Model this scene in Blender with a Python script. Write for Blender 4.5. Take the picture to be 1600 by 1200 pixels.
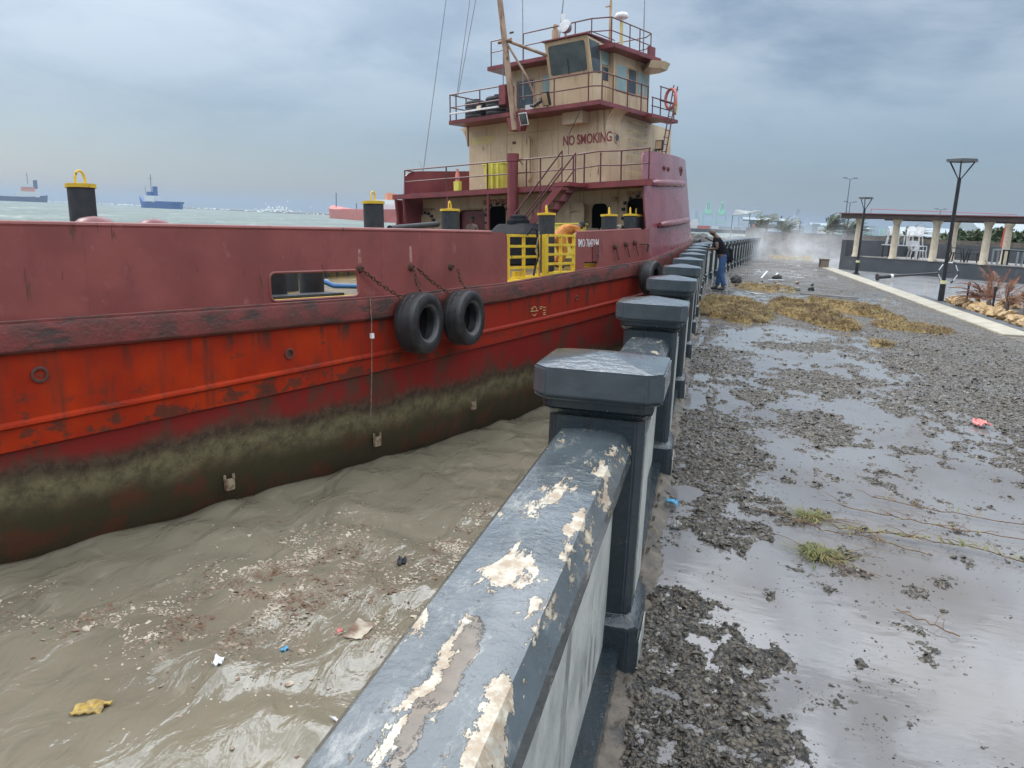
import bpy, bmesh, math, random
import numpy as np
from mathutils import Matrix, Vector
for o in list(bpy.data.objects): bpy.data.objects.remove(o)
R = math.radians; PI = math.pi
sc = bpy.context.scene; COL = sc.collection
random.seed(7); rng = np.random.default_rng(7)
# ------------------------------------------------------------------ camera
cam = bpy.data.cameras.new("camera"); cam.sensor_width = 36; cam.lens = 27.0; cam.clip_start = .05; cam.clip_end = 20000
co = bpy.data.objects.new("camera", cam); COL.objects.link(co); sc.camera = co
co.matrix_world = Matrix.Translation((0, 0, 1.7)) @ Matrix.Rotation(R(14.0), 4, 'Z') @ Matrix.Rotation(R(90-12.1), 4, 'X') @ Matrix.Rotation(R(2.3), 4, 'Z')
sc.view_settings.view_transform = 'Standard'; sc.view_settings.look = 'None'; sc.view_settings.gamma = 1
sc.view_settings.exposure = 0.1
# ------------------------------------------------------------------ node helper
class NT:
    def __init__(s, tree): s.t = tree; s.n = tree.nodes; s.l = tree.links
    def add(s, typ, ins=None, **props):
        nd = s.n.new(typ)
        for k, v in props.items(): setattr(nd, k, v)
        if ins:
            for k, v in ins.items():
                sk = nd.inputs[k]
                if isinstance(v, bpy.types.NodeSocket): s.l.new(v, sk)
                elif isinstance(v, bpy.types.Node): s.l.new(v.outputs[0], sk)
                else:
                    if isinstance(v, (tuple, list)) and len(v) == 3 and sk.type == 'RGBA': v = (*v, 1)
                    sk.default_value = v
        return nd
    def math(s, op, a, b=0.0, clamp=False):
        return s.add('ShaderNodeMath', {0: a, 1: b}, operation=op, use_clamp=clamp).outputs[0]
    def ramp(s, f, a, b):      # smooth 0..1 between a and b
        return s.add('ShaderNodeMapRange', {'Value': f, 'From Min': a, 'From Max': b}, interpolation_type='SMOOTHSTEP').outputs[0]
    def mix(s, f, a, b):
        m = s.add('ShaderNodeMix', data_type='RGBA')
        for k, v in ((0, f), (6, a), (7, b)):
            if isinstance(v, bpy.types.NodeSocket): s.l.new(v, m.inputs[k])
            else: m.inputs[k].default_value = (*v, 1) if isinstance(v, (tuple, list)) and len(v) == 3 else v
        return m.outputs[2]
    def noise(s, vec, scale, detail=4, rough=.55, dist=0):
        return s.add('ShaderNodeTexNoise', {'Vector': vec, 'Scale': scale, 'Detail': detail, 'Roughness': rough, 'Distortion': dist}).outputs[0]
    def mapping(s, vec, scale=(1, 1, 1), loc=(0, 0, 0), rot=(0, 0, 0)):
        return s.add('ShaderNodeMapping', {'Vector': vec, 'Scale': scale, 'Location': loc, 'Rotation': rot}).outputs[0]
# ------------------------------------------------------------------ world: overcast sky
W = bpy.data.worlds.new("World"); sc.world = W; W.use_nodes = True
w = NT(W.node_tree); w.n.clear()
SUN_EL, SUN_AZ = 42, -75
sky = w.add('ShaderNodeTexSky', sky_type='NISHITA', sun_disc=False, sun_elevation=R(SUN_EL), sun_rotation=R(SUN_AZ))
tc = w.add('ShaderNodeTexCoord').outputs['Generated']
sep = w.add('ShaderNodeSeparateXYZ', {0: tc}); Z = sep.outputs[2]
cv = w.mapping(tc, (1, 1, 3.6))
n1 = w.noise(cv, 1.7, 8, .55, .5); n2 = w.noise(w.mapping(tc, (1, 1, 3.2), (3.3, 1.7, .4)), 4.2, 7, .6, .3)
cl = w.math('ADD', w.math('MULTIPLY', n1, .58), w.math('MULTIPLY', n2, .42))
cloud = w.mix(w.ramp(cl, .40, .61), (.22, .30, .41), (.62, .70, .775))
lowband = w.mix(w.ramp(cl, .38, .62), (.125, .205, .345), (.165, .26, .40))
c = w.mix(w.ramp(Z, .05, .21), lowband, cloud)
left = w.math('MULTIPLY', w.ramp(w.math('ADD', w.math('MULTIPLY', sep.outputs[0], -1.0), 0), .05, .65), w.ramp(Z, .14, .30))
c = w.mix(w.math('MULTIPLY', left, .75), c, (1.05, 1.15, 1.2))
c = w.mix(w.ramp(Z, .24, .42), c, w.mix(w.ramp(cl, .42, .60), (.47, .505, .545), (.68, .705, .735)))
hi = w.math('MULTIPLY', w.ramp(Z, .27, .58), 5.2)
hicl = w.math('ADD', w.math('MULTIPLY', w.ramp(w.noise(w.mapping(tc, (1, 1, 1.3), (2, 5, 1)), 4.2, 6, .6, .6), .42, .58), 1.75), .22)
bright = w.math('ADD', w.math('MULTIPLY', hi, hicl), 1.0)
vm = w.add('ShaderNodeVectorMath', {0: c}, operation='SCALE'); w.l.new(bright, vm.inputs['Scale'])
bg1 = w.add('ShaderNodeBackground', {'Color': sky.outputs[0], 'Strength': .05})
bg2 = w.add('ShaderNodeBackground', {'Color': vm.outputs[0], 'Strength': .53})
ad = w.add('ShaderNodeAddShader', {0: bg1, 1: bg2})
w.add('ShaderNodeOutputWorld', {'Surface': ad})
# ------------------------------------------------------------------ sun (overcast: soft)
sl = bpy.data.lights.new("sun", 'SUN'); sl.energy = 1.1; sl.angle = R(14); sl.color = (1, .96, .9)
so = bpy.data.objects.new("sun", sl); COL.objects.link(so)
_az = R(SUN_AZ); _d = Vector((math.sin(_az)*math.cos(R(SUN_EL)), math.cos(_az)*math.cos(R(SUN_EL)), math.sin(R(SUN_EL))))
so.rotation_euler = _d.to_track_quat('Z', 'Y').to_euler(); so.location = (0, 0, 30)
# ------------------------------------------------------------------ materials
def pbr(name, c1, c2=None, scale=4, rough=.5, rvar=0, metal=0, bump=0, bscale=40, patches=(), coat=0, spec=.5):
    """patches: (colour, scale, lo, hi, stretch, rough)"""
    m = bpy.data.materials.new(name); m.use_nodes = True; t = NT(m.node_tree); t.n.clear()
    ob = t.add('ShaderNodeTexCoord').outputs['Object']
    c = c1; r = rough
    if c2: c = t.mix(t.ramp(t.noise(ob, scale, 5), .35, .65), c1, c2)
    h = t.noise(ob, bscale, 3) if bump else None
    if rvar: r = t.math('ADD', t.math('MULTIPLY', t.noise(ob, scale*1.7, 4), rvar), rough-rvar/2)
    for i, p in enumerate(patches):
        col, s_, lo, hi_, st, rr = p
        f = t.ramp(t.noise(t.mapping(ob, st, (i*3.1, i*1.7, i)), s_, 7, .62), lo, hi_)
        c = t.mix(f, c, col)
        mr = t.add('ShaderNodeMix', {0: f, 2: r, 3: rr}); r = mr.outputs[0]
        if bump: h = t.math('SUBTRACT', h, t.math('MULTIPLY', f, .35))
    b = t.add('ShaderNodeBsdfPrincipled', {'Base Color': c, 'Roughness': r, 'Metallic': metal, 'Coat Weight': coat, 'Coat Roughness': .08, 'Specular IOR Level': spec})
    if bump:
        bp = t.add('ShaderNodeBump', {'Height': h, 'Strength': 1.0, 'Distance': bump}); t.l.new(bp.outputs[0], b.inputs['Normal'])
    t.add('ShaderNodeOutputMaterial', {'Surface': b}); return m
ST = (1, 1, 1)
M = {}
RUST = (.11, .045, .02)
M['bulwark'] = pbr('weathered_oxide_paint', (.240, .060, .050), (.190, .045, .038), 1.1, .42, .18, bump=.016, bscale=1.7, patches=[((.17, .036, .034), 2.2, .58, .76, (1, 1, .45), .5), ((.30, .12, .11), 5, .60, .80, (1, 1, .6), .6), (RUST, 5, .64, .72, (2.2, 2.2, .3), .8)])
M['oxide'] = pbr('oxide_paint', (.20, .04, .045), (.14, .03, .034), 2, .4, .15, bump=.002, bscale=12, patches=[(RUST, 7, .66, .75, (1, 1, .5), .8)])
M['oxide_gloss'] = pbr('wet_oxide_paint', (.25, .07, .085), (.19, .05, .06), 1.2, .26, .12, bump=.006, bscale=2.2, patches=[((.12, .045, .045), 4, .62, .75, (1, 1, .4), .5)])
M['rail_oxide'] = pbr('rusty_rub_rail_paint', (.17, .032, .028), (.09, .03, .022), 2.5, .45, .2, bump=.008, bscale=22, patches=[((.045, .024, .02), 3, .50, .64, (.5, 1, 1.6), .6), ((.30, .09, .03), 9, .66, .74, ST, .7)])
M['beige'] = pbr('buff_superstructure_paint', (.57, .445, .285), (.48, .365, .235), 1.3, .42, .15, bump=.012, bscale=1.6, patches=[((.36, .24, .14), 2.6, .52, .74, (2.8, 2.8, .22), .6), ((.22, .09, .035), 5, .63, .70, (2.2, 2.2, .28), .8), ((.62, .50, .36), 2, .6, .75, ST, .4)])
M['beige2'] = pbr('buff_trim_paint', (.48, .34, .21), (.36, .25, .15), 2, .45, bump=.002, patches=[((.20, .09, .04), 6, .58, .70, (1, 1, .5), .8)])
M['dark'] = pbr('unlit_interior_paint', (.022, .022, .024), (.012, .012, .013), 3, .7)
M['black'] = pbr('black_post_paint', (.016, .019, .023), (.026, .029, .033), 6, .55, .15, bump=.002, bscale=20, patches=[((.07, .06, .05), 8, .66, .76, ST, .7)])
M['rubber'] = pbr('worn_tyre_rubber', (.014, .014, .015), (.028, .028, .03), 5, .42, .25, bump=.006, bscale=30, patches=[((.08, .075, .07), 7, .60, .74, ST, .6)])
M['yellow'] = pbr('yellow_paint', (.66, .46, .03), (.55, .36, .02), 4, .45, bump=.002, patches=[(RUST, 9, .62, .72, ST, .8)])
M['lemon'] = pbr('yellow_plastic', (.68, .62, .12), (.60, .54, .08), 3, .4)
M['deck'] = pbr('worn_yellow_deck_paint', (.20, .13, .025), (.05, .04, .022), 2.2, .4, .2, bump=.003, patches=[(RUST, 5, .5, .65, ST, .7)])
M['glass'] = pbr('dark_window_glass', (.03, .045, .05), (.06, .08, .085), 2, .06, spec=.7)
M['palewin'] = pbr('pale_window_glass', (.22, .32, .31), (.30, .40, .38), 2, .08, spec=.7)
M['scrape'] = pbr('bare_scraped_primer', (.42, .22, .18), (.22, .08, .06), 14, .6)
M['matte_black'] = pbr('matte_black_plastic', (.012, .014, .017), (.018, .02, .024), 4, .6, spec=.12)
M['mast'] = pbr('rusty_tan_mast_paint', (.34, .235, .16), (.22, .13, .085), 2, .5, bump=.003, patches=[((.13, .055, .03), 5, .54, .68, (1, 1, .4), .8)])
M['deck_sack'] = pbr('ochre_canvas', (.50, .36, .10), (.36, .24, .07), 4, .7)
M['zinc'] = pbr('rust_stained_zinc', (.30, .25, .18), (.15, .08, .04), 16, .7)
M['rim_wear'] = pbr('scuffed_grey_rubber', (.10, .10, .105), (.05, .05, .052), 6, .6)
M['steel'] = pbr('galvanised_steel', (.35, .36, .37), (.25, .25, .26), 8, .35, metal=.7)
M['chain'] = pbr('rusty_chain_iron', (.05, .022, .014), (.10, .04, .02), 30, .75, bump=.002)
M['white'] = pbr('white_plastic', (.78, .79, .80), (.68, .70, .71), 4, .4)
M['letter_red'] = pbr('dark_red_lettering', (.20, .03, .04), (.26, .06, .06), 12, .6, patches=[((.48, .36, .25), 14, .66, .70, ST, .6)])
M['letter_white'] = pbr('white_lettering', (.72, .70, .70), (.55, .50, .50), 14, .6, patches=[((.2, .05, .05), 18, .66, .70, ST, .6)])
M['letter_yellow'] = pbr('faded_yellow_lettering', (.55, .48, .16), (.52, .42, .25), 14, .6)
M['blue'] = pbr('blue_pipe_paint', (.02, .13, .32), None, 4, .4)
M['rope'] = pbr('weathered_rope', (.25, .21, .15), (.12, .10, .08), 30, .85, bump=.004)
M['orange'] = pbr('orange_cloth', (.55, .22, .04), (.42, .15, .03), 9, .75, bump=.004, bscale=12)
M['skin'] = pbr('brown_skin', (.10, .052, .034), (.085, .043, .028), 9, .45)
M['black_cloth'] = pbr('black_cotton', (.008, .009, .011), (.014, .015, .018), 12, .9, bump=.004, bscale=14, spec=.1)
M['denim'] = pbr('blue_denim', (.030, .085, .20), (.02, .055, .14), 9, .8, bump=.005, bscale=14)
M['red_cloth'] = pbr('dark_red_shorts_cloth', (.12, .02, .02), None, 9, .8)
M['hair'] = pbr('black_hair', (.012, .011, .01), None, 9, .8)
M['slate'] = pbr('slate_grey_paint', (.019, .028, .034), (.029, .040, .047), 3, .2, .14, bump=.004, bscale=45, coat=.15,
                 patches=[((.10, .085, .06), 9, .66, .72, ST, .6), ((.014, .017, .018), 5, .52, .70, (1.6, 1.6, .3), .4), ((.42, .37, .28), 13, .715, .73, ST, .6)])
M['capslate'] = pbr('wet_slate_grey_cap_paint', (.045, .058, .066), (.066, .080, .090), 4, .10, .12, bump=.003, bscale=30, coat=.3,
                 patches=[((.13, .105, .08), 8, .665, .73, ST, .5), ((.5, .46, .37), 16, .74, .76, ST, .6)])
M['limewash'] = pbr('streaked_white_panel_paint', (.50, .50, .46), (.34, .35, .33), 6, .6, bump=.004, bscale=30, patches=[((.20, .20, .19), 8, .56, .68, (1, 1, .25), .6), ((.03, .03, .03), 28, .72, .74, ST, .7)])
M['concrete'] = pbr('damp_concrete', (.15, .125, .095), (.085, .072, .055), 7, .6, bump=.014, bscale=20, patches=[((.05, .045, .04), 4, .52, .66, ST, .5)])
M['concrete_lt'] = pbr('pale_concrete', (.30, .29, .27), (.22, .21, .20), 2, .7, bump=.006, bscale=14, patches=[((.13, .13, .12), 3, .55, .7, (1, 1, .3), .7)])
M['graywall'] = pbr('dark_grey_wall_paint', (.062, .070, .080), (.05, .057, .066), 2, .55, bump=.003, patches=[((.09, .1, .11), 3, .6, .75, (1, 1, .3), .6)])
M['kerb'] = pbr('cream_kerb_paint', (.44, .40, .31), (.33, .30, .23), 3, .45, bump=.004, patches=[((.2, .18, .14), 8, .62, .72, ST, .6)])
M['column'] = pbr('cream_column_plaster', (.56, .49, .37), (.44, .38, .28), 4, .6, bump=.004, patches=[((.26, .18, .1), 5, .6, .75, (1, 1, .3), .7)])
M['beam'] = pbr('dark_brown_beam_timber', (.035, .022, .02), (.05, .03, .026), 4, .6)
M['redtile'] = pbr('red_roof_sheet', (.20, .07, .065), (.14, .05, .045), 6, .5)
M['redpaint'] = pbr('red_steel_paint', (.45, .05, .05), None, 4, .5)
M['lampblack'] = pbr('black_lamp_paint', (.014, .015, .018), (.025, .026, .028), 6, .35, .1)
M['lampgrey'] = pbr('grey_lamp_metal', (.10, .12, .13), None, 4, .35)
M['sticker'] = pbr('pale_yellow_band', (.62, .60, .33), None, 4, .5)
M['stone'] = pbr('ochre_rock', (.44, .31, .16), (.28, .17, .08), 5, .75, bump=.02, bscale=9, patches=[((.18, .11, .06), 6, .58, .7, ST, .8), ((.62, .54, .38), 5, .6, .75, ST, .7)])
M['darkrock'] = pbr('dark_breakwater_rock', (.07, .066, .062), (.035, .033, .032), .5, .7, bump=.03, bscale=3)
M['weed'] = pbr('brown_seaweed', (.24, .155, .055), (.29, .21, .075), 1.2, .8, bump=.03, bscale=22, patches=[((.09, .055, .028), 4, .50, .62, ST, .8), ((.23, .22, .09), .9, .52, .7, ST, .8)])
M['weed_strand'] = pbr('brown_seaweed_strand', (.27, .20, .08), (.12, .075, .03), 2, .8)
M['grass'] = pbr('olive_grass_blade', (.11, .13, .025), (.20, .17, .05), 8, .6)
M['vine'] = pbr('dead_vine_stem', (.12, .06, .035), (.20, .12, .06), 12, .7)
M['palm'] = pbr('palm_frond', (.06, .08, .035), (.10, .115, .05), 3, .6)
M['leaf'] = pbr('dark_leaf', (.03, .055, .02), (.06, .085, .03), 1.5, .6)
M['redleaf'] = pbr('red_bronze_frond', (.16, .045, .025), (.22, .10, .04), 5, .6)
M['bark'] = pbr('grey_bark', (.14, .11, .08), None, 8, .8)
M['gravel'] = pbr('wet_gravel_stone', (.115, .097, .074), (.040, .034, .028), 14, .24, .25, bump=.004, bscale=60, patches=[((.16, .14, .11), 14, .62, .7, ST, .45)])
M['crane'] = pbr('pale_green_crane_paint', (.35, .62, .50), None, 1, .6)
M['crane2'] = pbr('pale_grey_crane_paint', (.42, .50, .55), None, 1, .6)
M['navy'] = pbr('navy_hull_paint', (.022, .04, .10), None, 1, .5)
M['shipblue'] = pbr('blue_hull_paint', (.03, .10, .30), (.025, .08, .24), .3, .5)
M['shipred'] = pbr('faded_red_hull_paint', (.50, .14, .11), (.42, .12, .1), .2, .5)
M['shipwhite'] = pbr('ship_white_paint', (.62, .64, .64), None, 1, .5)
M['shiporange'] = pbr('ship_orange_paint', (.62, .22, .1), None, 1, .5)
M['amber'] = pbr('amber_building_paint', (.60, .33, .05), None, 1, .6)
M['tin'] = pbr('pale_sheet_roof', (.30, .35, .38), None, 1, .5)
M['foam'] = pbr('sea_foam', (.75, .77, .76), (.62, .65, .64), 3, .7)
M['scrap_y'] = pbr('yellow_wrapper_plastic', (.55, .38, .10), (.3, .2, .06), 14, .4)
M['scrap_b'] = pbr('blue_plastic', (.10, .35, .55), None, 4, .35)
M['scrap_p'] = pbr('pink_cloth', (.65, .22, .2), None, 4, .7)
M['flotsam'] = pbr('pale_flotsam', (.56, .49, .38), (.15, .08, .045), 3.4, .6)

def hull_material():
    m = bpy.data.materials.new('orange_red_hull_with_algae'); m.use_nodes = True; t = NT(m.node_tree); t.n.clear()
    ob = t.add('ShaderNodeTexCoord').outputs['Object']; s = t.add('ShaderNodeSeparateXYZ', {0: ob}); z = s.outputs[2]; x = s.outputs[0]
    nb = t.noise(ob, 1.3, 6, .6); nf = t.noise(ob, 9, 6, .6)
    streak = t.noise(t.mapping(ob, (5, 1, .35)), 1.3, 6, .65)
    blot = t.noise(t.mapping(ob, (1, 1, 1.6), (5, 2, 1)), 3.2, 8, .66)
    fore = t.ramp(x, -2.5, 2.5)
    red = t.mix(t.ramp(nb, .35, .65), (.375, .032, .006), (.27, .020, .007))
    red = t.mix(fore, red, (.26, .022, .012))
    red = t.mix(t.ramp(streak, .48, .72), red, (.17, .030, .016))
    dirt = t.math('MULTIPLY', t.ramp(blot, .50, .58), t.ramp(z, -.72, -1.12))
    red = t.mix(t.math('MULTIPLY', dirt, .85), red, (.075, .032, .022))
    red = t.mix(t.math('MULTIPLY', t.ramp(blot, .63, .68), .8), red, (.07, .03, .02))
    red = t.mix(t.math('MULTIPLY', t.ramp(t.noise(t.mapping(ob, (4, 1, .5), (9, 0, 0)), 1, 6, .6), .5, .66), t.ramp(z, -.75, -.36)), red, (.07, .03, .022))
    low = t.mix(t.ramp(t.noise(t.mapping(ob, (1, 1, .6)), 2.2, 7, .65), .45, .66), (.20, .020, .017), (.085, .042, .030))
    zz = t.math('ADD', z, t.math('MULTIPLY', t.math('SUBTRACT', t.noise(t.mapping(ob, (1, 1, .4)), 1.6, 7, .66), .5), .55))
    slope = t.math('MULTIPLY', x, .045)
    zk = t.math('SUBTRACT', z, slope)
    c = t.mix(t.ramp(zk, -1.17, -1.20), red, low)
    low2 = t.math('MULTIPLY', t.ramp(zz, -1.50, -1.76), 1.0)
    c = t.mix(low2, c, t.mix(t.ramp(nf, .4, .6), (.085, .062, .042), (.055, .038, .028)))
    alg = t.mix(t.ramp(t.noise(ob, 5, 8, .7), .35, .62), (.085, .074, .044), (.175, .150, .085))
    a = t.math('MULTIPLY', t.ramp(zz, -1.76, -1.92), t.ramp(zz, -2.62, -2.12))
    c = t.mix(a, c, alg)
    specks = t.math('MULTIPLY', t.ramp(t.noise(ob, 42, 3, .6), .64, .70), t.ramp(zz, -1.62, -1.8))
    c = t.mix(t.math('MULTIPLY', specks, .5), c, (.36, .34, .22))
    base = t.math('MULTIPLY', t.ramp(zz, -2.0, -2.35), 1)
    c = t.mix(base, c, t.mix(t.ramp(t.noise(ob, 2.1, 6, .6), .46, .62), (.060, .050, .028), (.105, .045, .026)))
    rough = t.math('ADD', .30, t.math('MULTIPLY', nf, .25))
    b = t.add('ShaderNodeBsdfPrincipled', {'Base Color': c, 'Roughness': rough, 'Specular IOR Level': .12})
    h = t.math('ADD', t.math('MULTIPLY', nf, .25), t.math('MULTIPLY', t.noise(ob, 1.1, 2), 4.0))
    h = t.math('ADD', h, t.math('MULTIPLY', t.noise(ob, 30, 5, .7), t.math('MULTIPLY', low2, .9)))
    bp = t.add('ShaderNodeBump', {'Height': h, 'Strength': 1, 'Distance': .012}); t.l.new(bp.outputs[0], b.inputs['Normal'])
    t.add('ShaderNodeOutputMaterial', {'Surface': b}); return m
M['hull'] = hull_material()

def peeling_material():
    m = bpy.data.materials.new('peeling_slate_handrail_paint'); m.use_nodes = True; t = NT(m.node_tree); t.n.clear()
    g = t.add('ShaderNodeNewGeometry').outputs['Position']; s = t.add('ShaderNodeSeparateXYZ', {0: g}); x, y, z = s.outputs
    paint = t.mix(t.ramp(t.noise(g, 3, 5), .35, .65), (.052, .066, .074), (.078, .096, .106))
    st = t.mapping(g, (2.2, .75, 2.2), (4.31, 2.2, 0), (0, 0, R(-14)))
    n = t.noise(st, 4.6, 10, .72, .3)
    wob = t.math('ADD', t.math('MULTIPLY', t.math('SUBTRACT', t.noise(g, 3.1, 3), .5), .12), t.math('MULTIPLY', t.math('SUBTRACT', t.noise(g, 17, 5, .65), .5), .09))
    def band(xc, wd): # 1 near a line along the rail
        d = t.math('ABSOLUTE', t.math('SUBTRACT', t.math('ADD', x, wob), xc)); return t.ramp(d, wd, 0)
    near = t.ramp(y, 3.0, 1.0)
    b1 = t.math('MULTIPLY', band(-.385, .075), .13); b2 = t.math('MULTIPLY', band(-.262, .04), .11)
    e = t.math('ADD', n, t.math('ADD', t.math('MULTIPLY', b1, near), b2))
    e = t.math('SUBTRACT', e, t.math('MULTIPLY', t.ramp(y, 1.2, 4.0), .03))
    f = t.ramp(e, .592, .606)
    f2 = t.math('MULTIPLY', t.ramp(t.noise(t.mapping(g, (1.3, .8, 1), (5, 1, 0)), 19, 8, .7), .625, .64), t.ramp(t.math('ADD', n, t.math('MULTIPLY', band(-.26, .07), .10)), .46, .56))
    f = t.math('MAXIMUM', f, f2)
    under = t.mix(t.ramp(t.noise(g, 22, 6, .7), .38, .6), (.52, .48, .38), (.32, .24, .16))
    c = t.mix(f, paint, under)
    scuff = t.ramp(t.noise(t.mapping(g, (1.6, .6, 1), (2, 7, 0)), 11, 9, .78), .50, .66)
    scuff = t.math('MULTIPLY', scuff, t.ramp(t.math('ADD', n, t.math('MULTIPLY', band(-.43, .14), .16)), .47, .58))
    c = t.mix(t.math('MULTIPLY', scuff, .6), c, (.34, .34, .31))
    core = t.ramp(t.math('ADD', n, t.math('MULTIPLY', t.math('MULTIPLY', band(-.365, .045), t.math('MULTIPLY', t.ramp(y, 1.45, 1.2), t.ramp(y, .7, .85))), .34)), .73, .76)
    c = t.mix(core, c, t.mix(t.noise(g, 30, 5), (.07, .058, .045), (.25, .20, .15)))
    rough = t.math('ADD', .15, t.math('ADD', t.math('MULTIPLY', f, .35), t.math('MULTIPLY', t.noise(g, 12, 3), .12)))
    h = t.math('SUBTRACT', t.math('MULTIPLY', t.noise(g, 34, 4, .6), .5), t.math('ADD', f, core))
    b = t.add('ShaderNodeBsdfPrincipled', {'Base Color': c, 'Roughness': rough, 'Coat Weight': .45, 'Coat Roughness': .07})
    bp = t.add('ShaderNodeBump', {'Height': h, 'Strength': 1, 'Distance': .006}); t.l.new(bp.outputs[0], b.inputs['Normal'])
    t.add('ShaderNodeOutputMaterial', {'Surface': b}); return m
M['peel'] = peeling_material()

def water_material():
    m = bpy.data.materials.new('silty_harbour_water'); m.use_nodes = True; t = NT(m.node_tree); t.n.clear()
    g = t.add('ShaderNodeNewGeometry').outputs['Position']; s = t.add('ShaderNodeSeparateXYZ', {0: g}); x, y, z = s.outputs
    dist = t.add('ShaderNodeVectorMath', {0: g}, operation='LENGTH').outputs['Value']
    far = t.ramp(dist, 25, 110)
    brown = t.mix(t.ramp(t.noise(g, .5, 5), .35, .65), (.192, .172, .124), (.230, .207, .150))
    green = t.mix(t.ramp(t.noise(t.mapping(g, (1, .35, 1)), .03, 6), .35, .65), (.10, .135, .118), (.165, .20, .175))
    c = t.mix(far, brown, green)
    cap = t.ramp(t.noise(t.mapping(g, (.5, 1.6, 1), (0, 0, 0), (0, 0, R(-50))), .11, 8, .70, .6), .575, .64)
    cap2 = t.math('MULTIPLY', t.ramp(t.noise(t.mapping(g, (.5, 1.3, 1)), .35, 8, .72), .56, .66), .8)
    fm = t.math('MULTIPLY', t.math('MAXIMUM', cap, cap2), far)
    c = t.mix(t.math('MULTIPLY', fm, .7), c, (.50, .54, .52))
    near_foam_sheen = t.math('MULTIPLY', t.ramp(t.noise(t.mapping(g, (1, .6, 1)), 2.6, 8, .6, .9), .56, .70), t.ramp(dist, 30, 12))  # pale blotches paint sky reflection into the colour, along with silt foam
    c = t.mix(t.math('MULTIPLY', near_foam_sheen, .28), c, (.40, .36, .27))
    rough = t.math('ADD', .02, t.math('MULTIPLY', far, .4))
    b = t.add('ShaderNodeBsdfPrincipled', {'Base Color': c, 'Roughness': rough, 'IOR': 1.43, 'Specular IOR Level': t.math('SUBTRACT', 1.0, t.math('MULTIPLY', far, .8))})
    nn = t.math('ADD', t.noise(t.mapping(g, (1, .55, 1), (0, 0, 0), (0, 0, R(35))), 2.6, 4, .46, .7), t.math('MULTIPLY', t.noise(g, 14, 3, .5), .05))
    bp = t.add('ShaderNodeBump', {'Height': nn, 'Strength': 1, 'Distance': .075}); 
    nf = t.noise(t.mapping(g, (1, .4, 1), (0, 0, 0), (0, 0, R(-50))), .35, 8, .6)
    bp2 = t.add('ShaderNodeBump', {'Height': nf, 'Strength': far, 'Distance': 1.2, 'Normal': bp.outputs[0]}); t.l.new(bp2.outputs[0], b.inputs['Normal'])
    t.add('ShaderNodeOutputMaterial', {'Surface': b}); return m
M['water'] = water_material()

def ground_material():
    m = bpy.data.materials.new('worn_gravelly_asphalt'); m.use_nodes = True; t = NT(m.node_tree); t.n.clear()
    g = t.add('ShaderNodeNewGeometry').outputs['Position']
    vor = t.add('ShaderNodeTexVoronoi', {'Vector': g, 'Scale': 38, 'Randomness': 1}); d = vor.outputs['Distance']
    vc = t.add('ShaderNodeSeparateXYZ', {0: vor.outputs['Color']}).outputs[0]
    c = t.mix(t.ramp(t.noise(g, 2.4, 6, .65), .35, .65), (.090, .072, .050), (.140, .115, .082))
    c = t.mix(t.math('MULTIPLY', t.ramp(vc, .35, 1.0), .7), c, (.12, .112, .10))
    c = t.mix(t.ramp(vc, .93, .97), c, (.26, .24, .2))
    c = t.mix(t.math('MULTIPLY', t.ramp(t.noise(t.mapping(g, (1, 1, 1), (7, 3, 0)), .8, 6, .7), .60, .72), .6), c, (.13, .085, .04))
    c = t.mix(t.ramp(d, .38, .62), c, (.035, .031, .026))
    wet = t.ramp(t.noise(t.mapping(g, (1, .7, 1)), 1.1, 7, .65), .48, .56)
    rough = t.math('SUBTRACT', .62, t.math('MULTIPLY', wet, .38))
    h = t.math('SUBTRACT', t.math('MULTIPLY', t.noise(g, 60, 4, .6), .4), d)
    b = t.add('ShaderNodeBsdfPrincipled', {'Base Color': c, 'Roughness': rough})
    bp = t.add('ShaderNodeBump', {'Height': h, 'Strength': 1, 'Distance': .013}); t.l.new(bp.outputs[0], b.inputs['Normal'])
    t.add('ShaderNodeOutputMaterial', {'Surface': b}); return m
M['ground'] = ground_material()

def puddle_material(name, col, bumpd, rough=.05):
    m = bpy.data.materials.new(name); m.use_nodes = True; t = NT(m.node_tree); t.n.clear()
    g = t.add('ShaderNodeNewGeometry').outputs['Position']
    c = t.mix(t.ramp(t.noise(t.mapping(g, (1, .6, 1)), 1.3, 4, .5), .40, .68), col, tuple(v*k for v, k in zip(col, (.80, .75, .70))))
    b = t.add('ShaderNodeBsdfPrincipled', {'Base Color': c, 'Roughness': rough, 'IOR': 1.35, 'Specular IOR Level': .8})
    h = t.noise(t.mapping(g, (1, 2.2, 1), (0, 0, 0), (0, 0, R(20))), 7, 3, .5)
    bp = t.add('ShaderNodeBump', {'Height': h, 'Strength': 1, 'Distance': bumpd}); t.l.new(bp.outputs[0], b.inputs['Normal'])
    t.add('ShaderNodeOutputMaterial', {'Surface': b}); return m
M['puddle'] = puddle_material('silty_rain_puddle', (.185, .180, .177), .0007, .02)
M['wetpath'] = puddle_material('wet_grey_paving', (.27, .28, .29), .002, .22)
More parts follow.
